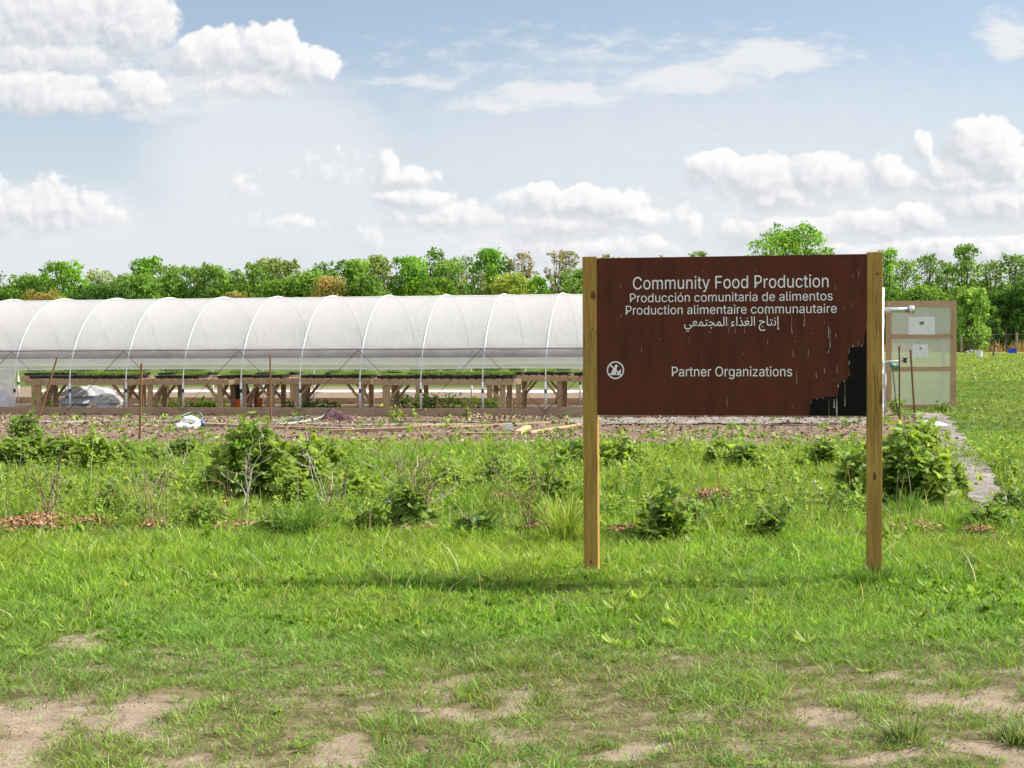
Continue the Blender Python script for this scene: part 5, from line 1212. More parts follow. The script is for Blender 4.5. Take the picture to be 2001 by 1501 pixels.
mb.box(-a_, a_, -b_, b_, 0, q); mb.box(-a_, a_, -b_, -b_+q, q+.001, h_); mb.box(-a_, a_, b_-q, b_, q+.001, h_); mb.box(-a_, -a_+q, -b_+q+.001, b_-q-.001, q+.001, h_); mb.box(a_-q, a_, -b_+q+.001, b_-q-.001, q+.001, h_)
mb.build('bin', MAT['blue'], cr)
mb = MB(); mb.box(-a_*1.05, a_*1.05, -b_-q, -b_-.003, h_-1.2*k, h_+.01); mb.box(-a_*1.05, a_*1.05, b_+.003, b_+q, h_-1.2*k, h_+.01); mb.build('rim', MAT['blue'], cr)

# ------------------------------------------------------------------ trees beyond the field
TC = {'bright': [(0.154, 0.307, 0.036), (0.209, 0.379, 0.044), (0.121, 0.246, 0.030)],
      'mid': [(0.143, 0.246, 0.044), (0.187, 0.297, 0.056), (0.110, 0.195, 0.040)],
      'olive': [(0.203, 0.325, 0.072), (0.240, 0.358, 0.090), (0.157, 0.271, 0.058)],
      'pale': [(0.275, 0.338, 0.130), (0.330, 0.369, 0.160), (0.220, 0.287, 0.100)],
      'yellow': [(0.330, 0.389, 0.090), (0.374, 0.420, 0.110), (0.264, 0.338, 0.070)],
      'dark': [(0.088, 0.174, 0.040), (0.121, 0.215, 0.048), (0.070, 0.139, 0.036)],
      'orange': [(0.340, 0.245, 0.080), (0.270, 0.240, 0.080), (0.240, 0.260, 0.070)],
      'rust': [(0.330, 0.260, 0.110), (0.26, 0.25, 0.10), (0.506, 0.338, 0.150), (0.418, 0.307, 0.130), (0.330, 0.287, 0.100)],
      'brown': [(0.230, 0.250, 0.110), (0.330, 0.256, 0.150), (0.264, 0.256, 0.110), (0.363, 0.287, 0.180)]}
def rand_unit(rng, n):
    v = rng.normal(size=(n, 3)); return unit(v)
def crown_arrays(rng, lobes, per, size, cols, squash=.85, droop=0.0):
    Vs = []; Fs = []; Cs = []; off = 0
    for (cx, cy, cz, r) in lobes:
        n = max(20, int(per * r * r))
        d = rand_unit(rng, n); d[:, 2] = np.where(rng.random(n) < .35, np.abs(d[:, 2]), d[:, 2])
        rad = r * rng.uniform(.45, 1.12, n) ** .7
        P = d * rad[:, None]; P[:, 2] *= squash; P += (cx, cy, cz)
        nrm = unit(d + rng.normal(0, .55, (n, 3)))
        T = unit(np.cross(nrm, rand_unit(rng, n)))
        T[:, 2] -= droop; T = unit(T)
        Wv = unit(np.cross(nrm, T))
        L = size * rng.uniform(.55, 1.35, n)
        V, F = leafset(P, T, Wv, L, L*.62, .12)
        base = np.array(cols[rng.integers(0, len(cols))]) * rng.uniform(.82, 1.18)
        c = base * (1.12, 1.22, 1.15) * rng.uniform(.75, 1.25, (n, 1)) * (1 + rng.normal(0, .05, (n, 3)))
        Vs.append(V); Fs.append(F + off); Cs.append(np.repeat(np.clip(c, .005, .6), 6, 0)); off += len(V)
    return np.concatenate(Vs), np.concatenate(Fs), np.concatenate(Cs)

def tree(px, top, hw, kind, Y, label, seed, style='round', base_z=None, dens=1.0, name='tree', grp='trees beyond the field'):
    rng = np.random.default_rng(seed)
    x = at(px, 600, Y).x; zb = gzf(x, Y); H = at(px, top, Y).z - zb; W_ = hw*Y/FPX*1.28
    t_ = empty(name, (x, Y, zb), rng.uniform(0, 6.28)); tag(t_, label, 'tree', grp)
    lob = []
    cb = {'round': .04, 'tall': .08, 'sparse': .16, 'willow': .05, 'bush': .02, 'bare': .25, 'umbrella': .30}[style]
    nl = {'round': 22, 'tall': 20, 'sparse': 22, 'willow': 18, 'bush': 11, 'bare': 8, 'umbrella': 14}[style]
    for k in range(nl):
        u = (k + rng.uniform(.1, .9)) / nl
        z = H * (cb + (1 - cb) * u) ; prof = math.sin(math.pi * (.18 + .72*u))**.75
        if style == 'tall': prof = max(prof*.9, (1 - u)**.55 * .95 + .16)
        if style == 'willow': prof = math.sin(math.pi*(.22 + .66*u))
        if style == 'umbrella': prof = .55 + .45*math.sin(math.pi*u)
        a = k*2.4 + rng.uniform(-.6, .6); rr = W_ * prof * rng.uniform(.30, .72)
        r = W_ * {'round': .46, 'tall': .46, 'sparse': .38, 'willow': .44, 'bush': .52, 'bare': .25, 'umbrella': .42}[style] * rng.uniform(.7, 1.2)
        z = min(z, H - r*.8)
        lob.append((rr*math.cos(a), rr*math.sin(a), max(z, r*.4), r))
    lob.append((rng.uniform(-.1, .1)*W_, rng.uniform(-.1, .1)*W_, H - W_*.22, W_*.26))
    sz = Y/150 * {'round': .29, 'tall': .28, 'sparse': .25, 'willow': .32, 'bush': .30, 'bare': .18, 'umbrella': .27}[style]
    per = {'round': 165, 'tall': 150, 'sparse': 100, 'willow': 160, 'bush': 170, 'bare': 45, 'umbrella': 150}[style] * dens * (150/Y)**2
    # single sprays breaking the outline
    for k in range(26):
        a = rng.uniform(0, 6.28); u = rng.uniform(.25, 1.0); rr = W_*math.sin(math.pi*(.2+.7*u))**.7*rng.uniform(.85, 1.12)
        lob.append((rr*math.cos(a), rr*math.sin(a), min(H*(cb+(1-cb)*u)*rng.uniform(.95, 1.04), H), W_*rng.uniform(.08, .15)))
    V, F, c = crown_arrays(rng, lob, per, sz, TC[kind], droop=.5 if style == 'willow' else .1)
    mb = MB()
    th = H*.011 + .05
    trunk = [(0, 0, -.15), (rng.uniform(-.1, .1), rng.uniform(-.1, .1), H*.2), (rng.uniform(-.3, .3), rng.uniform(-.2, .2), H*.5), (rng.uniform(-.3, .3), rng.uniform(-.2, .2), H*.88)]
    mb.tube(trunk, [th*1.3, th, th*.65, th*.2], 7)
    for (cx, cy, cz, r) in lob[:nl]:
        st = Vector((cx*.05, cy*.05, max(H*.08, cz*.45))); en = Vector((cx, cy, cz + r*.5)); md = st.lerp(en, .5) + Vector((0, 0, -r*.15))
        mb.tube([st, md, en], [th*.42, th*.28, th*.08], 5)
        if style in ('sparse', 'bare', 'tall', 'umbrella'):
            for q in range(4 if style != 'bare' else 9):
                e2 = en + Vector(rng.normal(0, 1, 3)).normalized() * r*(.95 if style in ('bare', 'sparse') else .6); e2.z = min(e2.z + r*.3, H*.98)
                mb.tube([en.lerp(md, rng.uniform(.1, .7)), e2], [th*.16, th*.04], 4)
    mb.build('trunk', MAT['bark'], t_, smooth=True)
    fast('crown', V, F, MAT['tree'], t_, c)
    return t_
KW = {'bright': 'bright green', 'mid': 'mid green', 'olive': 'olive green', 'pale': 'pale grey green', 'yellow': 'yellow green', 'dark': 'dark green', 'orange': 'orange tinged', 'rust': 'rusty brown leaved', 'brown': 'thin brownish'}
SWd = {'round': 'rounded', 'tall': 'slender upright', 'sparse': 'open thin crowned', 'willow': 'drooping full', 'bush': 'low bushy', 'bare': 'nearly leafless', 'umbrella': 'flat topped'}
TREES = [  # column, top row, half width, colour, distance, style, where it stands
 (-60, 520, 60, 'mid', 150, 'round', None), (12, 562, 44, 'mid', 150, 'bush', 'at the far left end of the treeline'), (58, 537, 48, 'olive', 152, 'round', 'left of the round bright green tree above the left end of the greenhouse'),
 (126, 511, 40, 'bright', 150, 'round', 'standing tall at the left of the treeline'), (88, 572, 46, 'orange', 142, 'bush', 'in front of the tall bright tree at the left'),
 (200, 528, 40, 'pale', 160, 'sparse', 'behind the low dark trees at the left'), (222, 556, 48, 'dark', 146, 'round', 'low in the treeline right of the left bright tree'), (172, 562, 34, 'dark', 148, 'bush', 'beside the pale thin tree at the left'),
 (287, 503, 34, 'bright', 156, 'round', 'rising behind olive trees left of centre'), (268, 536, 44, 'olive', 148, 'round', 'in front of the second bright tree'),
 (338, 520, 36, 'olive', 150, 'round', 'right of the second bright tree'), (378, 522, 30, 'olive', 151, 'umbrella', 'third to the right of the second bright tree'), (416, 518, 38, 'olive', 149, 'round', 'left of the gap of sky in the left treeline'),
 (452, 528, 28, 'mid', 150, 'umbrella', 'beside the gap of sky in the left treeline'), (465, 572, 34, 'orange', 141, 'bush', 'under the gap of sky in the left treeline'),
 (500, 516, 28, 'mid', 152, 'umbrella', 'just right of the gap of sky in the left treeline'), (532, 505, 34, 'pale', 158, 'tall', 'right of the gap of sky, with feathery top'), (566, 512, 26, 'pale', 156, 'tall', 'second feathery one right of the gap of sky'),
 (540, 548, 42, 'mid', 147, 'round', 'below the two feathery pale trees'), (602, 530, 46, 'olive', 148, 'round', 'left of the rusty brown tree'), (642, 540, 34, 'rust', 145, 'round', 'only rusty one in the middle of the treeline'),
 (636, 514, 24, 'mid', 158, 'tall', 'pointed, behind the rusty brown tree'), (690, 508, 40, 'mid', 150, 'round', 'right of the rusty brown tree'), (736, 499, 38, 'pale', 152, 'round', 'left of the narrow gap of sky near the centre'),
 (720, 540, 40, 'mid', 146, 'round', 'low, below the rounded pale tree near the centre'), (801, 502, 38, 'bright', 150, 'round', 'right of the narrow gap of sky near the centre'),
 (850, 488, 22, 'mid', 152, 'umbrella', 'thin tipped, tall, right of the central bright tree'), (878, 508, 36, 'olive', 148, 'round', 'between the central bright tree and the tallest mid green one'), (855, 545, 36, 'mid', 145, 'round', 'low, beneath the thin tipped tall tree'),
 (905, 500, 26, 'mid', 156, 'sparse', 'leaning among bare stems right of centre'), (960, 485, 40, 'bright', 153, 'round', 'tallest above the middle of the greenhouse'), (925, 535, 30, 'brown', 147, 'bare', 'bare stemmed in front of the tallest middle tree'),
 (1020, 492, 28, 'brown', 152, 'sparse', 'right of the tallest middle tree'), (996, 536, 42, 'yellow', 146, 'round', 'in front of the thin brown tree'), (1058, 542, 28, 'bright', 147, 'bush', 'low, between the two thin brown trees'),
 (1085, 488, 20, 'brown', 156, 'bare', 'standing bare left of the sign'), (1106, 490, 30, 'brown', 152, 'sparse', 'just left of the sign post'), (1136, 525, 42, 'olive', 148, 'round', 'partly behind the left sign post'),
 (1200, 505, 45, 'mid', 150, 'round', None), (1185, 497, 12, 'brown', 155, 'bare', None), (1290, 498, 20, 'brown', 150, 'bare', 'whose bare tips show above the middle of the sign'), (1330, 520, 50, 'mid', 150, 'round', None), (1368, 490, 24, 'mid', 152, 'sparse', 'whose thin tip just clears the sign'), (1440, 515, 50, 'mid', 150, 'round', None),
 (1548, 446, 72, 'bright', 128, 'umbrella', 'broad, rising above the right half of the sign'), (1640, 520, 50, 'mid', 130, 'round', None),
 (1734, 486, 26, 'bright', 118, 'tall', 'just right of the right sign post'), (1762, 508, 34, 'olive', 120, 'sparse', 'behind the left half of the open door'), (1812, 498, 38, 'mid', 122, 'sparse', 'with see-through top above the open door'),
 (1846, 512, 34, 'olive', 120, 'sparse', 'left of the tallest right hand tree'), (1884, 478, 30, 'mid', 116, 'tall', 'tallest of those right of the sign'), (1936, 510, 38, 'mid', 120, 'sparse', 'right of the tallest right hand tree'),
 (1985, 498, 36, 'mid', 118, 'sparse', 'at the right edge of the treeline'), (1895, 562, 36, 'olive', 104, 'willow', 'hanging in front of the wire fence side of the lawn'), (1800, 560, 50, 'mid', 112, 'round', 'filling the space behind the open door'),
 (1848, 580, 34, 'mid', 108, 'willow', 'close behind the outer edge of the open door'), (1962, 570, 34, 'dark', 110, 'round', 'dark, behind the red hydrant'), (2012, 548, 46, 'dark', 108, 'round', 'darkest, above the blue crate'), (1740, 565, 40, 'mid', 114, 'round', 'low, between sign post and open door'), (1925, 590, 26, 'dark', 106, 'bush', 'low, beside the drooping tree'),
 (2080, 500, 60, 'mid', 115, 'round', None), (2160, 520, 70, 'mid', 118, 'round', None), (-150, 530, 70, 'olive', 150, 'round', None)]
for i, (px, top, hw, kind, Y, style, where) in enumerate(TREES):
    lab = f'{KW[kind]} {SWd[style]} tree ' + (where or ['beyond the left edge of the view', 'hidden behind the sign board', 'beyond the right edge of the view'][0 if px < 0 else 2 if px > 2001 else 1])
    lab = ' '.join(lab.split()[:16])
    tree(px, top, hw, kind, Y, lab, 100+i, style)
# the mass of low growth below and behind the trees
rng = np.random.default_rng(77)
lob = []
for px in np.arange(-260, 2260, 9):
    Y = 168 if px < 1680 else 134
    for k in range(3):
        p = at(px + rng.uniform(-8, 8), 600, Y + rng.uniform(-6, 12)); r = rng.uniform(1.1, 2.3)
        hmax = (6.2 if px < 1680 else 4.2) * (.6 + .8*float(fbm(px*.012, 3.3, 90)))
        lob.append((p.x, p.y, gzf(p.x, p.y) + rng.uniform(.3, 1.0)*hmax, r))
V, F, c = crown_arrays(rng, lob, 60, .48, TC['mid'] + TC['olive'] + TC['mid'] + TC['pale'])
tag(fast('undergrowth', V, F, MAT['tree'], None, c), 'mass of mixed low undergrowth along the foot of the treeline', 'undergrowth', kind='stuff')
# dry reeds behind the fence
def blades(X, Yv, h, w_, lean, col, rng, seg=2, base_drop=.01, az=None):
    n = len(X); zb = gz(X, Yv) - base_drop
    a = rng.uniform(0, 2*np.pi, n) if az is None else az
    f = rng.uniform(0, 2*np.pi, n)
    wv = np.stack([np.cos(f), np.sin(f), np.zeros(n)], 1) * (w_[:, None] / 2)
    ld = np.stack([np.cos(a), np.sin(a), np.zeros(n)], 1) * (lean * h)[:, None]
    B = np.stack([X, Yv, zb], 1); upv = np.zeros((n, 3)); upv[:, 2] = h
    lv = []
    for k in range(seg):
        u = k/seg; P = B + upv*(u*(1 - .30*u*np.minimum(1, lean))[:, None]) + ld*(u**1.8)
        ws = wv * (1 - .35*u**1.5)
        lv += [P - ws, P + ws]
    tip = B + upv*(1 - .30*np.minimum(1, lean))[:, None] + ld
    V = np.stack(lv + [tip], 1).reshape(-1, 3); m_ = 2*seg + 1
    b = (np.arange(n)*m_)[:, None]; tri = []
    for k in range(seg-1): tri += [[2*k, 2*k+1, 2*k+3], [2*k, 2*k+3, 2*k+2]]
    tri += [[2*seg-2, 2*seg-1, 2*seg]]
    F = np.concatenate([b + np.array([t_]) for t_ in tri], 0)
    return V, F, np.repeat(col, m_, 0)
n = 8000
X = rng.uniform(26, 52, n); Yv = rng.uniform(103.5, 112, n)
k_ = rng.random(n) < sstep(fbm(X*.5, Yv*.3, 97), .35, .6); X, Yv = X[k_], Yv[k_]; n = len(X)
c = np.array([(.50, .34, .15)]) * rng.uniform(.7, 1.2, (n, 1)); gmask = rng.random(n) < .22; c[gmask] = (.14, .20, .04)
V, F, c = blades(X, Yv, rng.uniform(.35, .95, n), rng.uniform(.03, .07, n), rng.uniform(.05, .4, n), c, rng)
tag(fast('dry_reeds', V, F, MAT['grass'], None, c), 'band of dry straw coloured reeds behind the wire fence', 'reeds', kind='stuff')

# ------------------------------------------------------------------ grass
rng = np.random.default_rng(21)
GR_LUSH = np.array([(0.219, 0.426, 0.035), (0.278, 0.475, 0.046), (0.173, 0.356, 0.032), (0.324, 0.485, 0.062)])
GR_DULL = np.array([(0.226, 0.385, 0.068), (0.177, 0.337, 0.048), (0.287, 0.420, 0.090), (0.148, 0.291, 0.043)])
GR_MEADOW = np.array([(0.263, 0.410, 0.047), (0.315, 0.438, 0.066), (0.210, 0.354, 0.040), (0.357, 0.429, 0.087)])
DRY = np.array([(.38, .32, .16), (.30, .24, .11), (.45, .39, .22)])
def view_ok(X, Y):
    e = np.abs(X) - .375*Y
    return (e < .9) | ((e < 3.0) & (rng.random(len(X)) < .55))
SIGNSH = None
def grass_patch(name, label, y0, y1, dens, hfun, wrange, leanr, palette, dry, seg, tuft=True, keep=None, xlim=None):
    W_ = .375*y1 + 3.0; x0, x1 = (-W_, W_) if xlim is None else xlim
    nb = 9
    n = int((x1-x0) * (y1-y0) * dens / (nb if tuft else 1))
    X = rng.uniform(x0, x1, n); Y = rng.uniform(y0, y1, n)
    k = view_ok(X, Y); X, Y = X[k], Y[k]
    p = keep(X, Y) if keep is not None else np.ones(len(X))
    k = rng.random(len(X)) < p; X, Y = X[k], Y[k]
    n = len(X)
    tc_ = palette[rng.integers(0, len(palette), n)] * (.72 + .56*fbm(X*1.7, Y*1.7, 91))[:, None] * rng.uniform(.85, 1.15, (n, 1))
    hue = (fbm(X*.6, Y*.6, 95) - .5)[:, None]
    tc_ = tc_ * (1 + hue * np.array([[.55, .1, .3]]))
    th = hfun(X, Y) * rng.uniform(.65, 1.25, n)
    if tuft:
        idx = np.repeat(np.arange(n), nb)
        ox = rng.normal(0, 1, (len(idx), 2)) * (.022 + .18*th[idx])[:, None] * .55
        Xb, Yb = X[idx] + ox[:, 0], Y[idx] + ox[:, 1]; az = np.arctan2(ox[:, 1], ox[:, 0]) + rng.normal(0, .8, len(idx))
    else: idx = np.arange(n); Xb, Yb, az = X, Y, None
    h = th[idx] * rng.uniform(.55, 1.2, len(idx))
    c = tc_[idx] * rng.uniform(.58, 1.38, (len(idx), 1))
    d = rng.random(len(idx)) < dry(Xb, Yb); c[d] = DRY[rng.integers(0, 3, d.sum())] * rng.uniform(.6, 1.1, (d.sum(), 1))
    V, F, c = blades(Xb, Yb, h, rng.uniform(*wrange, len(idx)), rng.uniform(*leanr, len(idx)), c, rng, seg, az=az)
    o = fast(name, V, F, MAT['grass'], None, c)
    return tag(o, label, 'grass', kind='stuff')
nobare = lambda X, Y: (1 - bare(X, Y)*.97) * (1 - soil(X, Y)*.97) * (1 - np.clip(mulch(X, Y), 0, 1)*.9) * np.where((np.abs(path_d(X, Y)) < .22) & (Y > 11) & (Y < 26), .02 + .5*sstep(fbm(X*2.2, Y*2.2, 63), .52, .62), 1)
one = lambda v: (lambda X, Y: np.full(len(X), v))
lerp = lambda a, b, t_: a + (b-a)*t_
# worn short turf nearest the camera
jag = lambda X, Y: Y + (fbm(X*1.5, Y*1.5, 33) - .5)*1.6
grass_patch('grass', 'worn short turf with bare earth showing at the front', 4.2, 8.4, 9500,
            lambda X, Y: .024 + .085*fbm(X*2.6, Y*2.6, 13)**1.6 + .012*sstep(Y, 6.2, 7.4), (.0022, .0046), (.35, 1.35), GR_DULL,
            lambda X, Y: .24 - .18*sstep(Y, 5.8, 7.4), 3, keep=lambda X, Y: nobare(X, Y) * sstep(8.1 - jag(X, Y), 0, .9) * (.22 + .78*sstep(fbm(X*4.2, Y*3.4, 14) + .14*sstep(Y, 5.4, 7.0), .40, .54)))
# lush strip in front of and under the sign
grass_patch('grass', 'lush bright green grass around the feet of the sign posts', 6.5, 11.0, 3400,
            lambda X, Y: .035 + .065*fbm(X*1.3, Y*1.3, 15) + .03*sstep(Y, 8.2, 9.6), (.0028, .0052), (.25, 1.1),
            np.concatenate([GR_LUSH, GR_LUSH, GR_MEADOW]), lambda X, Y: .03 + .05*sstep(Y, 9.4, 10.4), 3, keep=lambda X, Y: nobare(X, Y) * sstep(jag(X, Y), 6.9, 7.9))
# meadow between the bushes
grass_patch('grass', 'rough meadow grass growing between the berry bushes', 10.8, 19.6, 1500,
            lambda X, Y: .05 + .22*fbm(X*1.1, Y*1.1, 16)**1.8, (.004, .009), (.2, 1.0), np.concatenate([GR_MEADOW, GR_LUSH]),
            one(.08), 2, keep=lambda X, Y: nobare(X, Y) * (.55 + .45*sstep(fbm(X*1.1, Y*1.1, 18), .36, .52)))
# mown strip before the soil, and the lawn to the right
grass_patch('grass', 'smooth mown grass strip in front of the worked soil', 16.8, 22.0, 1300, lambda X, Y: .05 + .03*fbm(X, Y, 19), (.006, .011), (.3, 1.1), GR_MEADOW, one(.04), 2,
            keep=lambda X, Y: nobare(X, Y) * sstep(tcoord(X, Y)[1], -8.9, -8.0))
grass_patch('grass', 'mown lawn to the right of the grey path', 12.0, 46.0, 420, lambda X, Y: .05 + .05*fbm(X*.8, Y*.8, 20), (.010, .022), (.4, 1.3),
            np.concatenate([GR_MEADOW, GR_DULL])*.80, one(.04), 2, xlim=(3.9, 20.5), keep=lambda X, Y: nobare(X, Y) * np.where(path_d(X, Y) > .2, 1, 0) * sstep(X + .0*Y, 4, 4.3) * np.where((Y > 24) & (X < 7.6), 0, 1))
grass_patch('grass', 'far lawn reaching to the wire fence', 44.0, 95.0, 40, lambda X, Y: .07 + .06*fbm(X*.3, Y*.3, 22), (.03, .06), (.4, 1.2), GR_MEADOW, one(.10), 2, xlim=(12, 36), tuft=False)
grass_patch('weeds', 'small weeds sprouting over the worked soil', 19.0, 27.8, 70, lambda X, Y: .05 + .06*rng.random(len(X)), (.018, .034), (.3, 1.0), GR_LUSH, one(.05), 2, keep=lambda X, Y: soil(X, Y) * np.where(tcoord(X, Y)[1] < -.15, 1, 0) * sstep(fbm(X*.8, Y*1.4, 25), .34, .6))['category'] = 'weeds'

# ------------------------------------------------------------------ leafy plants
LF_RASP = [(0.186, 0.312, 0.045), (0.240, 0.376, 0.054), (0.142, 0.248, 0.038), (0.306, 0.414, 0.080)]
LF_DARK = [(0.162, 0.282, 0.053), (0.221, 0.352, 0.059), (0.134, 0.224, 0.046)]
LF_LIGHT = [(0.284, 0.414, 0.064), (0.349, 0.459, 0.088), (0.218, 0.349, 0.054)]
LF_BLUE = [(0.188, 0.315, 0.049), (0.246, 0.367, 0.066), (0.148, 0.255, 0.044)]
def leaf_cloud(rng, lobes, n, size, cols, flat=.5):
    "leaves through the volume of some ellipsoids, mostly held level, tips outwards"
    w_ = np.array([l[3]*l[4]*l[5] for l in lobes])**.8; w_ /= w_.sum()
    li = rng.choice(len(lobes), n, p=w_); Lb = np.array(lobes)[li]
    d = rand_unit(rng, n); rad = rng.uniform(.12, 1.0, n)**.45
    P = Lb[:, :3] + d*Lb[:, 3:6]*rad[:, None]
    P[:, 2] = np.maximum(P[:, 2], .01)
    out = unit(d*np.array([1, 1, .5]) + rng.normal(0, .5, (n, 3)))
    T = out.copy(); T[:, 2] = T[:, 2]*.5 - .25 + rng.normal(0, .25, n); T = unit(T)
    upv = np.tile([0, 0, 1.0], (n, 1)) + rng.normal(0, flat, (n, 3))
    Wv = unit(np.cross(T, upv)); L = size*rng.uniform(.4, 1.45, n)
    V, F = leafset(P, T, Wv, L, L*rng.uniform(.45, .85, n), .16)
    lc = np.array(cols)[rng.integers(0, len(cols), len(lobes))]
    c = (.5*lc[li] + .5*np.array(cols)[rng.integers(0, len(cols), n)]) * rng.uniform(.75, 1.25, (n, 1))
    return V, F, np.repeat(c, 6, 0)
def bush(px, py, h_px, w_px, n, label, cols=LF_RASP, size=.075, seed=1, name='berry_bush', grp='berry bushes', nl=None, canes=7, cat='bush', tilt=0.0, spread=1.0):
    rng = np.random.default_rng(seed); b0 = G(px, py); k = b0.y/FPX; H = h_px*k; W_ = w_px*k/2
    n = int(n*(.42 if cols is LF_DARK or cols is LF_BLUE else .54)); size = size*1.12
    root_ = empty(name, tuple(b0)); tag(root_, label, cat, grp)
    nl = nl or max(5, int(6 + W_*5)); lobes = []; cm = MB()
    for i in range(nl):
        a = i*2.4 + rng.uniform(-.5, .5); u = (i+.5)/nl; rr = W_*math.sqrt(u)*.78
        x, y = rr*math.cos(a) + tilt*H*.3, rr*math.sin(a)*min(1, .9)*spread
        hh = H*(1 - .55*(rr/W_)**2)*rng.uniform(.72, 1.05) if i else H
        r = W_*rng.uniform(.30, .46)*(1.25 if nl < 7 else 1.0)
        r = min(r, hh*.55)
        lobes.append((x, y, hh*.50, r, r*.9, hh*.50))
        lobes.append((x*1.05, y*1.05, hh - r*.42, r*.62, r*.6, r*.5))
    for i in range(max(4, nl//2)):     # young shoots standing clear of the mass
        a = rng.uniform(0, 6.28); rr = W_*rng.uniform(.2, 1.05); hh = H*(1.12 - .5*(rr/W_)**2)*rng.uniform(.8, 1.12)
        lobes.append((rr*math.cos(a) + tilt*H*.3, rr*math.sin(a)*.9, hh*.76, W_*.14, W_*.14, hh*.28))
    for i in range(canes):
        l = lobes[(2*i+1) % len(lobes)]; x, y = l[0]*.35, l[1]*.35
        e = Vector((l[0] + rng.normal(0, .05), l[1] + rng.normal(0, .05), l[2] + l[5]*rng.uniform(.6, 1.5)))
        cm.tube([(x, y, -.03), Vector((x, y, 0)).lerp(e, .5) + Vector((rng.normal(0, .03), 0, .06)), e], [.007, .006, .003], 5)
    cm.build('canes', MAT['twig_brown'], root_, smooth=True)
    V, F, c = leaf_cloud(rng, lobes, n, size, cols)
    fast('foliage', V, F, MAT['leaf'], root_, c)
    return root_
BU = [ # column, base row, height, width (px), leaves, label, colours, leaf size
 (22, 912, 62, 90, 900, 'leafy berry bush at the left edge of the back row', LF_RASP, .085), (50, 905, 104, 52, 620, 'tall narrow berry bush shooting up at the left of the back row', LF_RASP, .085),
 (110, 912, 64, 110, 1000, 'broad berry bush right of the tall narrow one', LF_RASP, .085), (178, 914, 70, 100, 1000, 'berry bush in the left row under the leaning stake', LF_LIGHT, .085),
 (240, 910, 46, 80, 520, 'low berry bush at the right end of the left row', LF_RASP, .08), (360, 900, 44, 70, 420, 'small leafy bush below the white sack ring', LF_DARK, .08), (300, 905, 34, 70, 320, 'low sprawling bush below the upright stake', LF_RASP, .08),
 (490, 975, 150, 160, 2600, 'biggest dense berry bush left of the sign', LF_RASP, .078), (432, 968, 74, 70, 600, 'low dark bush leaning on the biggest left bush', LF_DARK, .075), (600, 945, 92, 120, 1150, 'loose berry bush right of the biggest left one', LF_LIGHT, .08), (640, 915, 66, 70, 460, 'light green bush behind the loose berry bush', LF_LIGHT, .08), (575, 985, 60, 90, 560, 'low leafy growth in front of the loose berry bush', LF_RASP, .07),
 (1120, 915, 58, 62, 560, 'leafy bush half hidden by the left sign post', LF_RASP, .085), (1205, 918, 66, 96, 900, 'light green bush right of the left sign post', LF_LIGHT, .085),
 (1408, 912, 54, 52, 480, 'left of two round bushes under the sign', LF_LIGHT, .08), (1452, 918, 58, 60, 560, 'right of two round bushes under the sign', LF_RASP, .08),
 (1606, 912, 62, 54, 480, 'upright bush under the black corner of the sign', LF_RASP, .085), (1690, 965, 90, 100, 1000, 'bush filling behind the right sign post', LF_RASP, .075),
 (1760, 980, 150, 150, 2300, 'tall dense berry bush right of the right sign post', LF_RASP, .075), (1815, 985, 100, 80, 1000, 'lower berry bush spreading over the grey path', LF_LIGHT, .075), (1800, 900, 80, 110, 900, 'berry bush behind the tall dense one near the door', LF_LIGHT, .085), (1852, 965, 60, 60, 480, 'outermost berry bush drooping over the grey path', LF_RASP, .075),
 (1300, 1055, 120, 90, 900, 'dark loose bush in the middle of the meadow under the sign', LF_BLUE, .062), (1505, 1050, 66, 60, 300, 'small dark weedy bush left of the right sign post', LF_DARK, .06), (1345, 1020, 60, 80, 420, 'low bush to the right of the dark loose one', LF_BLUE, .06), (1255, 1060, 50, 60, 300, 'low dark plant close to the left sign post', LF_BLUE, .06),
 (400, 1028, 56, 90, 520, 'feathery dark weed left of the white branched shrub', LF_BLUE, .05), (545, 1045, 46, 110, 560, 'dark weed clump in front of the white branched shrub', LF_BLUE, .05), (225, 1010, 70, 70, 460, 'dark feathery weed between the two left twig clumps', LF_BLUE, .05),
 (790, 1038, 84, 80, 640, 'leafy base of the tall twiggy shrub left of the sign', LF_DARK, .062), (715, 1040, 40, 60, 260, 'small leafy weed left of the tall twiggy shrub', LF_DARK, .06), (930, 1045, 42, 70, 330, 'broad leaved weed in the grass near the left sign post', LF_DARK, .075), (968, 955, 64, 70, 420, 'slender leafy shoots in the meadow left of the sign', LF_BLUE, .065),
 (1085, 985, 72, 60, 520, 'leafy bush close on the left of the sign post', LF_BLUE, .07), (1030, 965, 62, 46, 300, 'open leafy shoot left of the bush by the sign post', LF_BLUE, .065), (870, 960, 60, 80, 420, 'pale leafy clump behind the tall twiggy shrub', LF_LIGHT, .065), (690, 965, 60, 90, 460, 'light leafy growth between the two tall shrubs', LF_LIGHT, .065), (330, 960, 50, 90, 420, 'light leafy growth beside the twig clump on the left', LF_LIGHT, .065),
 (770, 822, 26, 40, 130, 'small weed tuft against the base board right of the blanket', LF_LIGHT, .06), (880, 812, 26, 50, 200, 'dark weed tuft against the base board under the middle bench', LF_DARK, .06), (913, 822, 34, 12, 60, 'single tall weed on the soil by the base board', LF_LIGHT, .06), (1748, 812, 40, 36, 260, 'green weed clump at the greenhouse corner', LF_RASP, .06), (1838, 806, 22, 50, 240, 'grassy weed clump at the foot of the open door', LF_DARK, .06),
 (1930, 1035, 60, 110, 520, 'weedy clump at the near end of the grey path', LF_BLUE, .06), (1985, 1000, 50, 70, 300, 'weedy clump at the right edge beside the path', LF_DARK, .06),
]
for i, (px, py, h_, w_, n, lab, cols, sz) in enumerate(BU):
    bush(px, py, h_, w_, n, lab, cols, sz, 300+i, canes=max(3, int(w_/14)), grp='bushes and tall weeds around the beds')
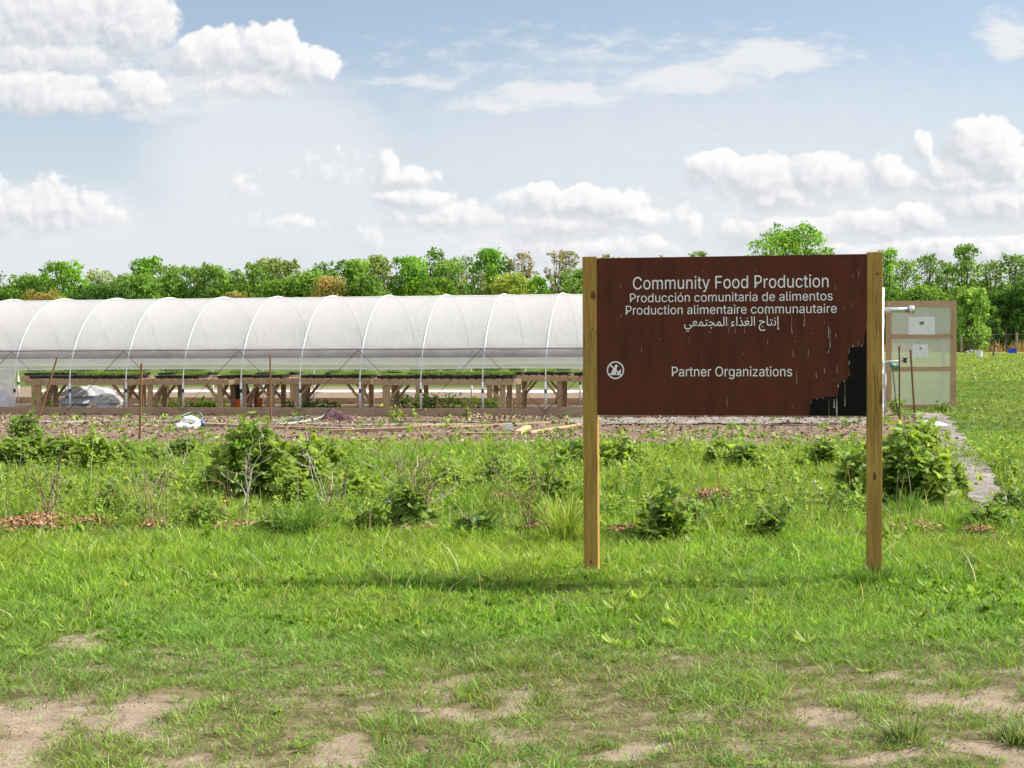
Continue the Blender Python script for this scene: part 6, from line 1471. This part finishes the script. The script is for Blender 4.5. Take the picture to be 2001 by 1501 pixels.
# plants under the benches
for i, (px, y, hh, wd, n, lab) in enumerate(((840, 1.1, .34, 1.1, 700, 'dark leafy plants in the ground under the pale bench'), (610, 1.3, .22, .9, 420, 'dark low plants growing under the bench by the blanket'), (370, 1.5, .24, 1.2, 420, 'low green plants under the long bench'), (90, 1.3, .42, .3, 220, 'grassy green plant under the first bench'), (405, 1.5, .18, .5, 240, 'bright low plants right of the middle stake under the bench'), (950, 2.2, .25, .8, 300, 'low plants under the rear bench beside the pale bench'))):
    rng = np.random.default_rng(500+i); o = tun(s_at(px, y), y, .01)
    r_ = empty('bed_plants', tuple(o), TA); tag(r_, lab, 'plants', 'plants under the benches')
    lobes = [(wd*(k/6-.5), rng.normal(0, .06), hh*.5, .14, .2, hh*.55*rng.uniform(.7, 1.1)) for k in range(7)]
    V, F, c = leaf_cloud(rng, lobes, n, .075, LF_DARK if 'dark' in lab else LF_RASP); fast('foliage', V, F, MAT['leaf'], r_, c)
    st = MB()
    for k in range(7): st.tube([(wd*(k/6-.5), 0, -.01), (wd*(k/6-.5), .01, hh*.8)], .005, 4)
    st.build('stems', MAT['twig_brown'], r_)

# bare twiggy shrubs
def twigs(px, py, h_px, w_px, label, mat, seed, stems=5, depth=3, leaves=60, lean=0.0, thick=.008):
    rng = np.random.default_rng(seed); b0 = G(px, py); k = b0.y/FPX; H = h_px*k; W_ = w_px*k/2
    r_ = empty('twiggy_shrub', tuple(b0)); tag(r_, label, 'shrub', 'bare twiggy shrubs in the beds')
    thick *= .68; H *= 1.2
    mb = MB(); tips = []
    def grow(p, d, L, r, lv):
        pts = [p]; q = p; dd = d
        for i in range(4):
            dd = (dd + Vector(rng.normal(0, .16, 3)) + Vector((0, 0, .05))).normalized(); q = q + dd*(L/4); pts.append(q)
        mb.tube(pts, [r, r*.9, r*.8, r*.65, r*.5], 5); tips.append(q)
        if lv > 0:
            for i in range(rng.integers(2, 4)):
                j = rng.integers(1, 5); nd = (dd*.75 + Vector(rng.normal(0, .55, 3))).normalized(); nd.z = abs(nd.z)*.8 + .15
                grow(pts[j], nd.normalized(), L*rng.uniform(.45, .7), r*.6, lv-1)
    for i in range(stems):
        a = rng.uniform(0, 6.28); sp_ = W_/max(H, .01)*rng.uniform(.2, .8)
        d = Vector((math.cos(a)*sp_ + lean, math.sin(a)*sp_, 1)).normalized()
        grow(Vector((math.cos(a)*W_*.15, math.sin(a)*W_*.15, -.03)), d, H*rng.uniform(.5, .72), thick, depth)
    mb.build('branches', MAT[mat], r_, smooth=True)
    if leaves:
        P = np.array([tuple(t_) for t_ in tips]); idx = rng.integers(0, len(P), leaves); P = P[idx] + rng.normal(0, .03, (leaves, 3)); n = leaves
        T = rand_unit(rng, n); Wv = unit(np.cross(T, rand_unit(rng, n))); L = .04*rng.uniform(.5, 1.3, n)
        V, F = leafset(P, T, Wv, L, L*.6); c = np.repeat(np.array(LF_LIGHT)[rng.integers(0, 3, n)], 6, 0)
        fast('leaves', V, F, MAT['leaf'], r_, c)
TW_ = [(90, 1022, 112, 70, 'brown twiggy shrub rising from the wood chip mound at the left', 'twig_brown', 5, 2, 70, 0, .009), (100, 1018, 96, 60, 'pale dead twigs beside the brown shrub on the wood chip mound', 'twig', 3, 2, 0, .05, .006),
 (290, 1030, 130, 90, 'reddish brown canes above the small wood chip patch', 'twig_brown', 6, 2, 60, .0, .007), (300, 1030, 120, 60, 'pale forked twigs among the reddish brown canes', 'twig', 3, 2, 0, .08, .006),
 (470, 1022, 150, 80, 'white branched dead shrub in front of the biggest left bush', 'twig', 2, 3, 0, .06, .009), (448, 1030, 120, 50, 'thin brown canes left of the white branched shrub', 'twig_brown', 3, 1, 20, 0, .006),
 (632, 1000, 130, 70, 'pale slender dead shrub right of the loose berry bush', 'twig', 3, 3, 0, 0, .007), (655, 1010, 130, 40, 'thin dark canes right of the pale slender shrub', 'twig_brown', 3, 1, 20, 0, .005),
 (820, 1036, 165, 130, 'tall twiggy shrub fanning out left of the sign', 'twig_brown', 6, 3, 140, .05, .009), (815, 1036, 140, 110, 'grey dead twigs inside the tall fanning shrub', 'twig', 4, 3, 0, 0, .007),
 (1042, 1048, 130, 70, 'dark branched shrub just left of the sign post', 'twig_brown', 4, 3, 60, -.05, .009), (985, 1040, 110, 30, 'single thin cane left of the dark branched shrub', 'twig_brown', 1, 2, 20, .05, .006),
 (355, 925, 70, 60, 'pale bent twigs in front of the small leafy bush', 'twig', 3, 2, 20, .1, .008), (150, 905, 70, 80, 'bare curved canes leaning out of the left row', 'twig_brown', 3, 2, 10, .3, .006), (725, 900, 60, 60, 'bare slanting cane behind the light leafy growth', 'twig_brown', 2, 1, 10, .5, .006), (1325, 1040, 90, 50, 'dry twigs inside the dark loose bush', 'twig', 2, 2, 20, 0, .006), (1700, 1030, 70, 60, 'dry canes at the foot of the right sign post', 'twig', 2, 1, 0, .3, .005)]
for i, (px, py, h_, w_, lab, mat, stems, dp, lv, ln, th) in enumerate(TW_): twigs(px, py, h_, w_, lab, mat, 700+i, stems, dp, lv, ln, th)

# ------------------------------------------------------------------ ground cover of broad leaves, chips, stalks, dandelions
def rosettes(name, label, y0, y1, n, size, cols, keep, leaves=8, el=(.15, .9), cat='weeds', ratio=.45, hmax=0):
    X = rng.uniform(-.375*y1-3, .375*y1+3, n); Y = rng.uniform(y0, y1, n); k = view_ok(X, Y) & (rng.random(n) < keep(X, Y)); X, Y = X[k], Y[k]; n = len(X)
    s_ = size*rng.uniform(.5, 1.4, n); tcx = np.array(cols)[rng.integers(0, len(cols), n)]
    idx = np.repeat(np.arange(n), leaves); N_ = len(idx)
    a = rng.uniform(0, 2*np.pi, N_); e = rng.uniform(*el, N_)
    T = np.stack([np.cos(a)*np.cos(e), np.sin(a)*np.cos(e), np.sin(e)], 1)
    P = np.stack([X[idx], Y[idx], gz(X, Y)[idx] + rng.uniform(.0, .35, N_)*s_[idx] + hmax*rng.uniform(.1, 1, N_)*rng.uniform(.4, 1.1, n)[idx]], 1) + T*(.1*s_[idx])[:, None]
    Wv = unit(np.cross(T, np.tile([0, 0, 1.0], (N_, 1)) + rng.normal(0, .2, (N_, 3)))); L = s_[idx]*rng.uniform(.6, 1.2, N_)
    V, F = leafset(P, T, Wv, L, L*ratio*rng.uniform(.7, 1.3, N_), .18)
    c = np.repeat(tcx[idx]*rng.uniform(.75, 1.25, (N_, 1)), 6, 0)
    return tag(fast(name, V, F, MAT['leaf'], None, c), label, cat, kind='stuff')
rosettes('weeds', 'broad leaved weeds among the grass near the sign', 6.8, 10.6, 2100, .055, LF_LIGHT + LF_RASP, lambda X, Y: nobare(X, Y) * sstep(fbm(X*1.2, Y*1.2, 26), .42, .62), 8, ratio=.34)
rosettes('clover', 'bright low clover carpet in the front lawn', 6.9, 9.0, 9000, .026, [(.12, .27, .02), (.15, .30, .026)], lambda X, Y: nobare(X, Y) * sstep(jag(X, Y), 7.0, 7.8) * sstep(fbm(X*.8, Y*1.6, 27), .46, .60), 7, (.2, 1.2), 'clover', .75)
rosettes('weeds', 'leafy weeds growing between the berry bushes', 10.6, 19.4, 4600, .07, LF_LIGHT + LF_RASP + LF_LIGHT + LF_DARK, lambda X, Y: nobare(X, Y) * sstep(fbm(X*.8, Y*.8, 28), .40, .60), 9, (.2, 1.25), ratio=.42)
rosettes('tall_weeds', 'upright leafy weeds standing up between the berry bushes', 10.9, 18.8, 3000, .05, LF_LIGHT + LF_RASP + LF_LIGHT, lambda X, Y: nobare(X, Y) * sstep(fbm(X*.9+4, Y*.9, 29), .40, .58), 24, (-.2, .9), ratio=.45, hmax=.26)
rosettes('weeds', 'small flat weeds in the worn front turf', 4.6, 7.3, 260, .035, LF_BLUE + LF_RASP, lambda X, Y: np.ones(len(X))*.7, 7, (.1, .5), ratio=.4)
# wood chips
n = 7000; PX = []; 
mi = rng.choice(len(MULCH), n, p=np.array([m_[2]*m_[3] for m_ in MULCH])/sum(m_[2]*m_[3] for m_ in MULCH)); mm = np.array(MULCH)[mi]
X = mm[:, 0] + mm[:, 2]*rng.normal(0, .55, n); Y = mm[:, 1] + mm[:, 3]*rng.normal(0, .55, n)
def chips(name, label, X, Y, size, cols):
    n = len(X); a = rng.uniform(0, 6.28, n); e = rng.normal(0, .35, n)
    T = np.stack([np.cos(a)*np.cos(e), np.sin(a)*np.cos(e), np.sin(e)], 1); Wv = unit(np.cross(T, np.tile([0, 0, 1.0], (n, 1)) + rng.normal(0, .45, (n, 3))))
    P = np.stack([X, Y, gz(X, Y) + .008 + rng.uniform(0, .02, n)], 1); L = size*rng.uniform(.5, 1.5, n)
    V, F = leafset(P, T, Wv, L, L*.45, .05); c = np.repeat(np.array(cols)[rng.integers(0, len(cols), n)]*rng.uniform(.7, 1.2, (n, 1)), 6, 0)
    return tag(fast(name, V, F, MAT['chips'], None, c), label, 'wood chips', kind='stuff')
chips('wood_chips', 'scattered wood chip mulch around the shrubs', X, Y, .030, [(.40, .24, .13), (.46, .31, .19), (.30, .17, .085), (.22, .11, .06)])
# wood chip litter by the base board
n = 9000; u = rng.random(n); X = np.empty(n); Y = np.empty(n)
for i in range(n):
    if u[i] < .22: p = gp(rng.normal(985, 42), rng.normal(817, 3.5))
    elif u[i] < .5: p = gp(rng.uniform(0, 1720), rng.normal(820, 4.5))
    else: p = gp(rng.uniform(-40, 1700), rng.uniform(820, 868))
    X[i], Y[i] = p.x, p.y
k = tcoord(X, Y)[1] < -.08
chips('straw_litter', 'pale chopped straw litter strewn along the base board', X[k], Y[k], .05, [(.40, .31, .22), (.46, .37, .27), (.28, .20, .14)])['category'] = 'litter'
# dead thatch lying on the worn turf
n = 9000; X = rng.uniform(-4, 4, n); Y = rng.uniform(4.4, 7.8, n); k = view_ok(X, Y) & (rng.random(n) < .35 + .5*(1 - bare(X, Y))); X, Y = X[k], Y[k]; n = len(X)
V, F, c = blades(X, Y, rng.uniform(.008, .02, n), rng.uniform(.0015, .003, n), rng.uniform(1.5, 4.5, n), np.array([(.42, .33, .19)])*rng.uniform(.55, 1.15, (n, 1)), rng, 2)
tag(fast('thatch', V, F, MAT['grass'], None, c), 'flattened dry grass stems lying over the worn turf', 'dry grass', kind='stuff')
n = 7000; X = rng.uniform(-3.4, 3.4, n); Y = rng.uniform(4.4, 7.2, n)
o = chips('pebbles', 'small stones and earth crumbs on the worn bare patches', X, Y, .012, [(.22, .18, .14), (.16, .12, .09), (.30, .26, .21), (.10, .075, .05)]); o['category'] = 'pebbles'
# clods and crumbs of earth on the bed
n = 9000; X = rng.uniform(-10, 8.5, n); Y = rng.uniform(19, 28.5, n); tt = tcoord(X, Y)[1]
k = (soil(X, Y) > .5) & (tt < -.12) & (tt > -7.2); X, Y = X[k], Y[k]
o = chips('soil_clods', 'crumbs and clods of brown earth over the worked bed', X, Y, .06, [(.14, .090, .060), (.09, .056, .038), (.18, .125, .09), (.12, .08, .055)]); o['category'] = 'clods'
yv = rng.uniform(11.6, 26, 1500); xv = np.interp(yv, ysP, xsP) + rng.normal(0, .22, len(yv))
o = chips('path_litter', 'crumbs of soil and dry leaves strewn on the grey path', xv, yv, .022, [(.20, .16, .12), (.28, .23, .17), (.15, .12, .09)]); o['category'] = 'litter'
# dry pale stalks
n = 900; X = rng.uniform(-6, 6.5, n); Y = rng.uniform(7.6, 18.0, n); k = view_ok(X, Y) & (rng.random(n) < nobare(X, Y)); X, Y = X[k], Y[k]; n = len(X)
V, F, c = blades(X, Y, rng.uniform(.10, .30, n), rng.uniform(.004, .007, n), rng.uniform(.1, 1.4, n), np.array([(.55, .49, .32)])*rng.uniform(.7, 1.15, (n, 1)), rng, 3)
tag(fast('dry_stalks', V, F, MAT['grass'], None, c), 'scattered pale dry stalks standing in the grass', 'stalks', kind='stuff')
n = 560; X = rng.uniform(-6, 5.5, n); Y = 10.9 + np.abs(rng.normal(0, 3.2, n)); k = view_ok(X, Y) & (Y < 19) & (rng.random(n) < nobare(X, Y)*sstep(fbm(X*1.3, Y*1.3, 99), .40, .58)); X, Y = X[k], Y[k]; n = len(X)
V, F, c = blades(X, Y, rng.uniform(.15, .55, n), rng.uniform(.006, .010, n), rng.uniform(.05, .5, n), np.array([(.26, .17, .09), (.48, .42, .30), (.20, .24, .07)])[rng.integers(0, 3, n)]*rng.uniform(.7, 1.15, (n, 1)), rng, 4)
tag(fast('dead_stems', V, F, MAT['grass'], None, c), 'thin dead stems and canes standing among the weeds of the bed', 'stems', kind='stuff')
# tall yellow-green grass tussocks
def tussock(px, py, h_px, w_px, n, label, cols, seed):
    rg = np.random.default_rng(seed); b0 = G(px, py); k = b0.y/FPX; H = h_px*k; W_ = w_px*k/2
    ox = rg.normal(0, 1, (n, 2))*W_*.35; X = b0.x + ox[:, 0]; Y = b0.y + ox[:, 1]
    c = np.array(cols)[rg.integers(0, len(cols), n)]*rg.uniform(.8, 1.2, (n, 1))
    V, F, c = blades(X, Y, H*rg.uniform(.5, 1.15, n), rg.uniform(.006, .011, n), rg.uniform(.1, .8, n), c, rg, 4, az=np.arctan2(ox[:, 1], ox[:, 0]) + rg.normal(0, .5, n))
    o = fast('grass_tussock', V - np.array(b0), F, MAT['grass'], None, c, loc=tuple(b0)); tag(o, label, 'grass tussock', 'tall grass tussocks')
TY = [(.34, .43, .08), (.42, .48, .12), (.26, .37, .06)]; TD = [(.24, .31, .12), (.29, .35, .16), (.19, .26, .09)]; TG = [(.13, .25, .045), (.17, .30, .05)]
for i, a_ in enumerate(((1102, 1062, 110, 70, 190, 'tall yellow green grass tussock just left of the sign post', TY), (585, 1050, 80, 80, 170, 'dark upright iris like tussock in front of the left bushes', TG), (1130, 1062, 50, 50, 90, 'short grass tussock at the left foot of the sign', TY),
    (1706, 1143, 40, 110, 260, 'grass tussock hiding the foot of the right sign post', TG), (1156, 1134, 24, 80, 160, 'grass tussock hiding the foot of the left sign post', TG), (1765, 1455, 60, 100, 120, 'clump of coarse grass in the worn earth at the lower right', TD), (1990, 1452, 50, 90, 110, 'clump of coarse grass at the bottom right edge', TD), (745, 1140, 44, 60, 80, 'pale grass clump in the lawn left of the sign', TY), (1680, 1000, 60, 80, 150, 'lush grass clump left of the bush by the right post', TG), (1775, 1010, 60, 90, 150, 'lush grass clump in front of the tall dense bush', TG))):
    tussock(*a_, 800+i)
# dandelions
def dandelion(px, py, h_px, label, white=False):
    b0 = G(px, py); H = h_px*b0.y/FPX
    d = empty('dandelion', tuple(b0)); tag(d, label, 'dandelion', 'dandelions in the grass')
    MB().tube([(0, 0, -.01), (.01, .0, H*.5), (.012, 0, H)], .0035, 5).build('stem', MAT['straw'], d)
    r = .017 if not white else .014
    MB().lathe([(.003, -.012), (r*.55, -.006), (r, .002), (r*.8, .009), (r*.3, .012), (.0005, .012)] if not white else [(.0005, -r), (r*.7, -r*.7), (r, 0), (r*.7, r*.7), (.0005, r)], (.012, 0, H + (.01 if not white else .015)), 10).build('flower' if not white else 'seed_head', MAT['flower' if not white else 'bloom_white'], d, smooth=white)
for a_ in ((437, 1012, 27, 'yellow dandelion at the foot of the white branched shrub'), (222, 1040, 24, 'yellow dandelion between the two left twig clumps'), (840, 1002, 22, 'yellow dandelion right of the tall fanning shrub'), (810, 990, 16, 'yellow dandelion inside the tall fanning shrub'), (1132, 1000, 14, 'yellow dandelion close to the left sign post'), (245, 945, 10, 'yellow dandelion below the left row of bushes'), (145, 898, 12, 'yellow dandelion within the left row of bushes'), (122, 1092, 8, 'yellow dandelion in the grass near the left edge'),
           (1484, 995, 14, 'white dandelion seed head in the meadow under the sign', True), (1590, 985, 40, 'white dandelion seed head near the right sign post', True), (1600, 990, 32, 'second white seed head near the right sign post', True), (1708, 1120, 34, 'white seed head standing before the right sign post', True)):
    dandelion(*a_)
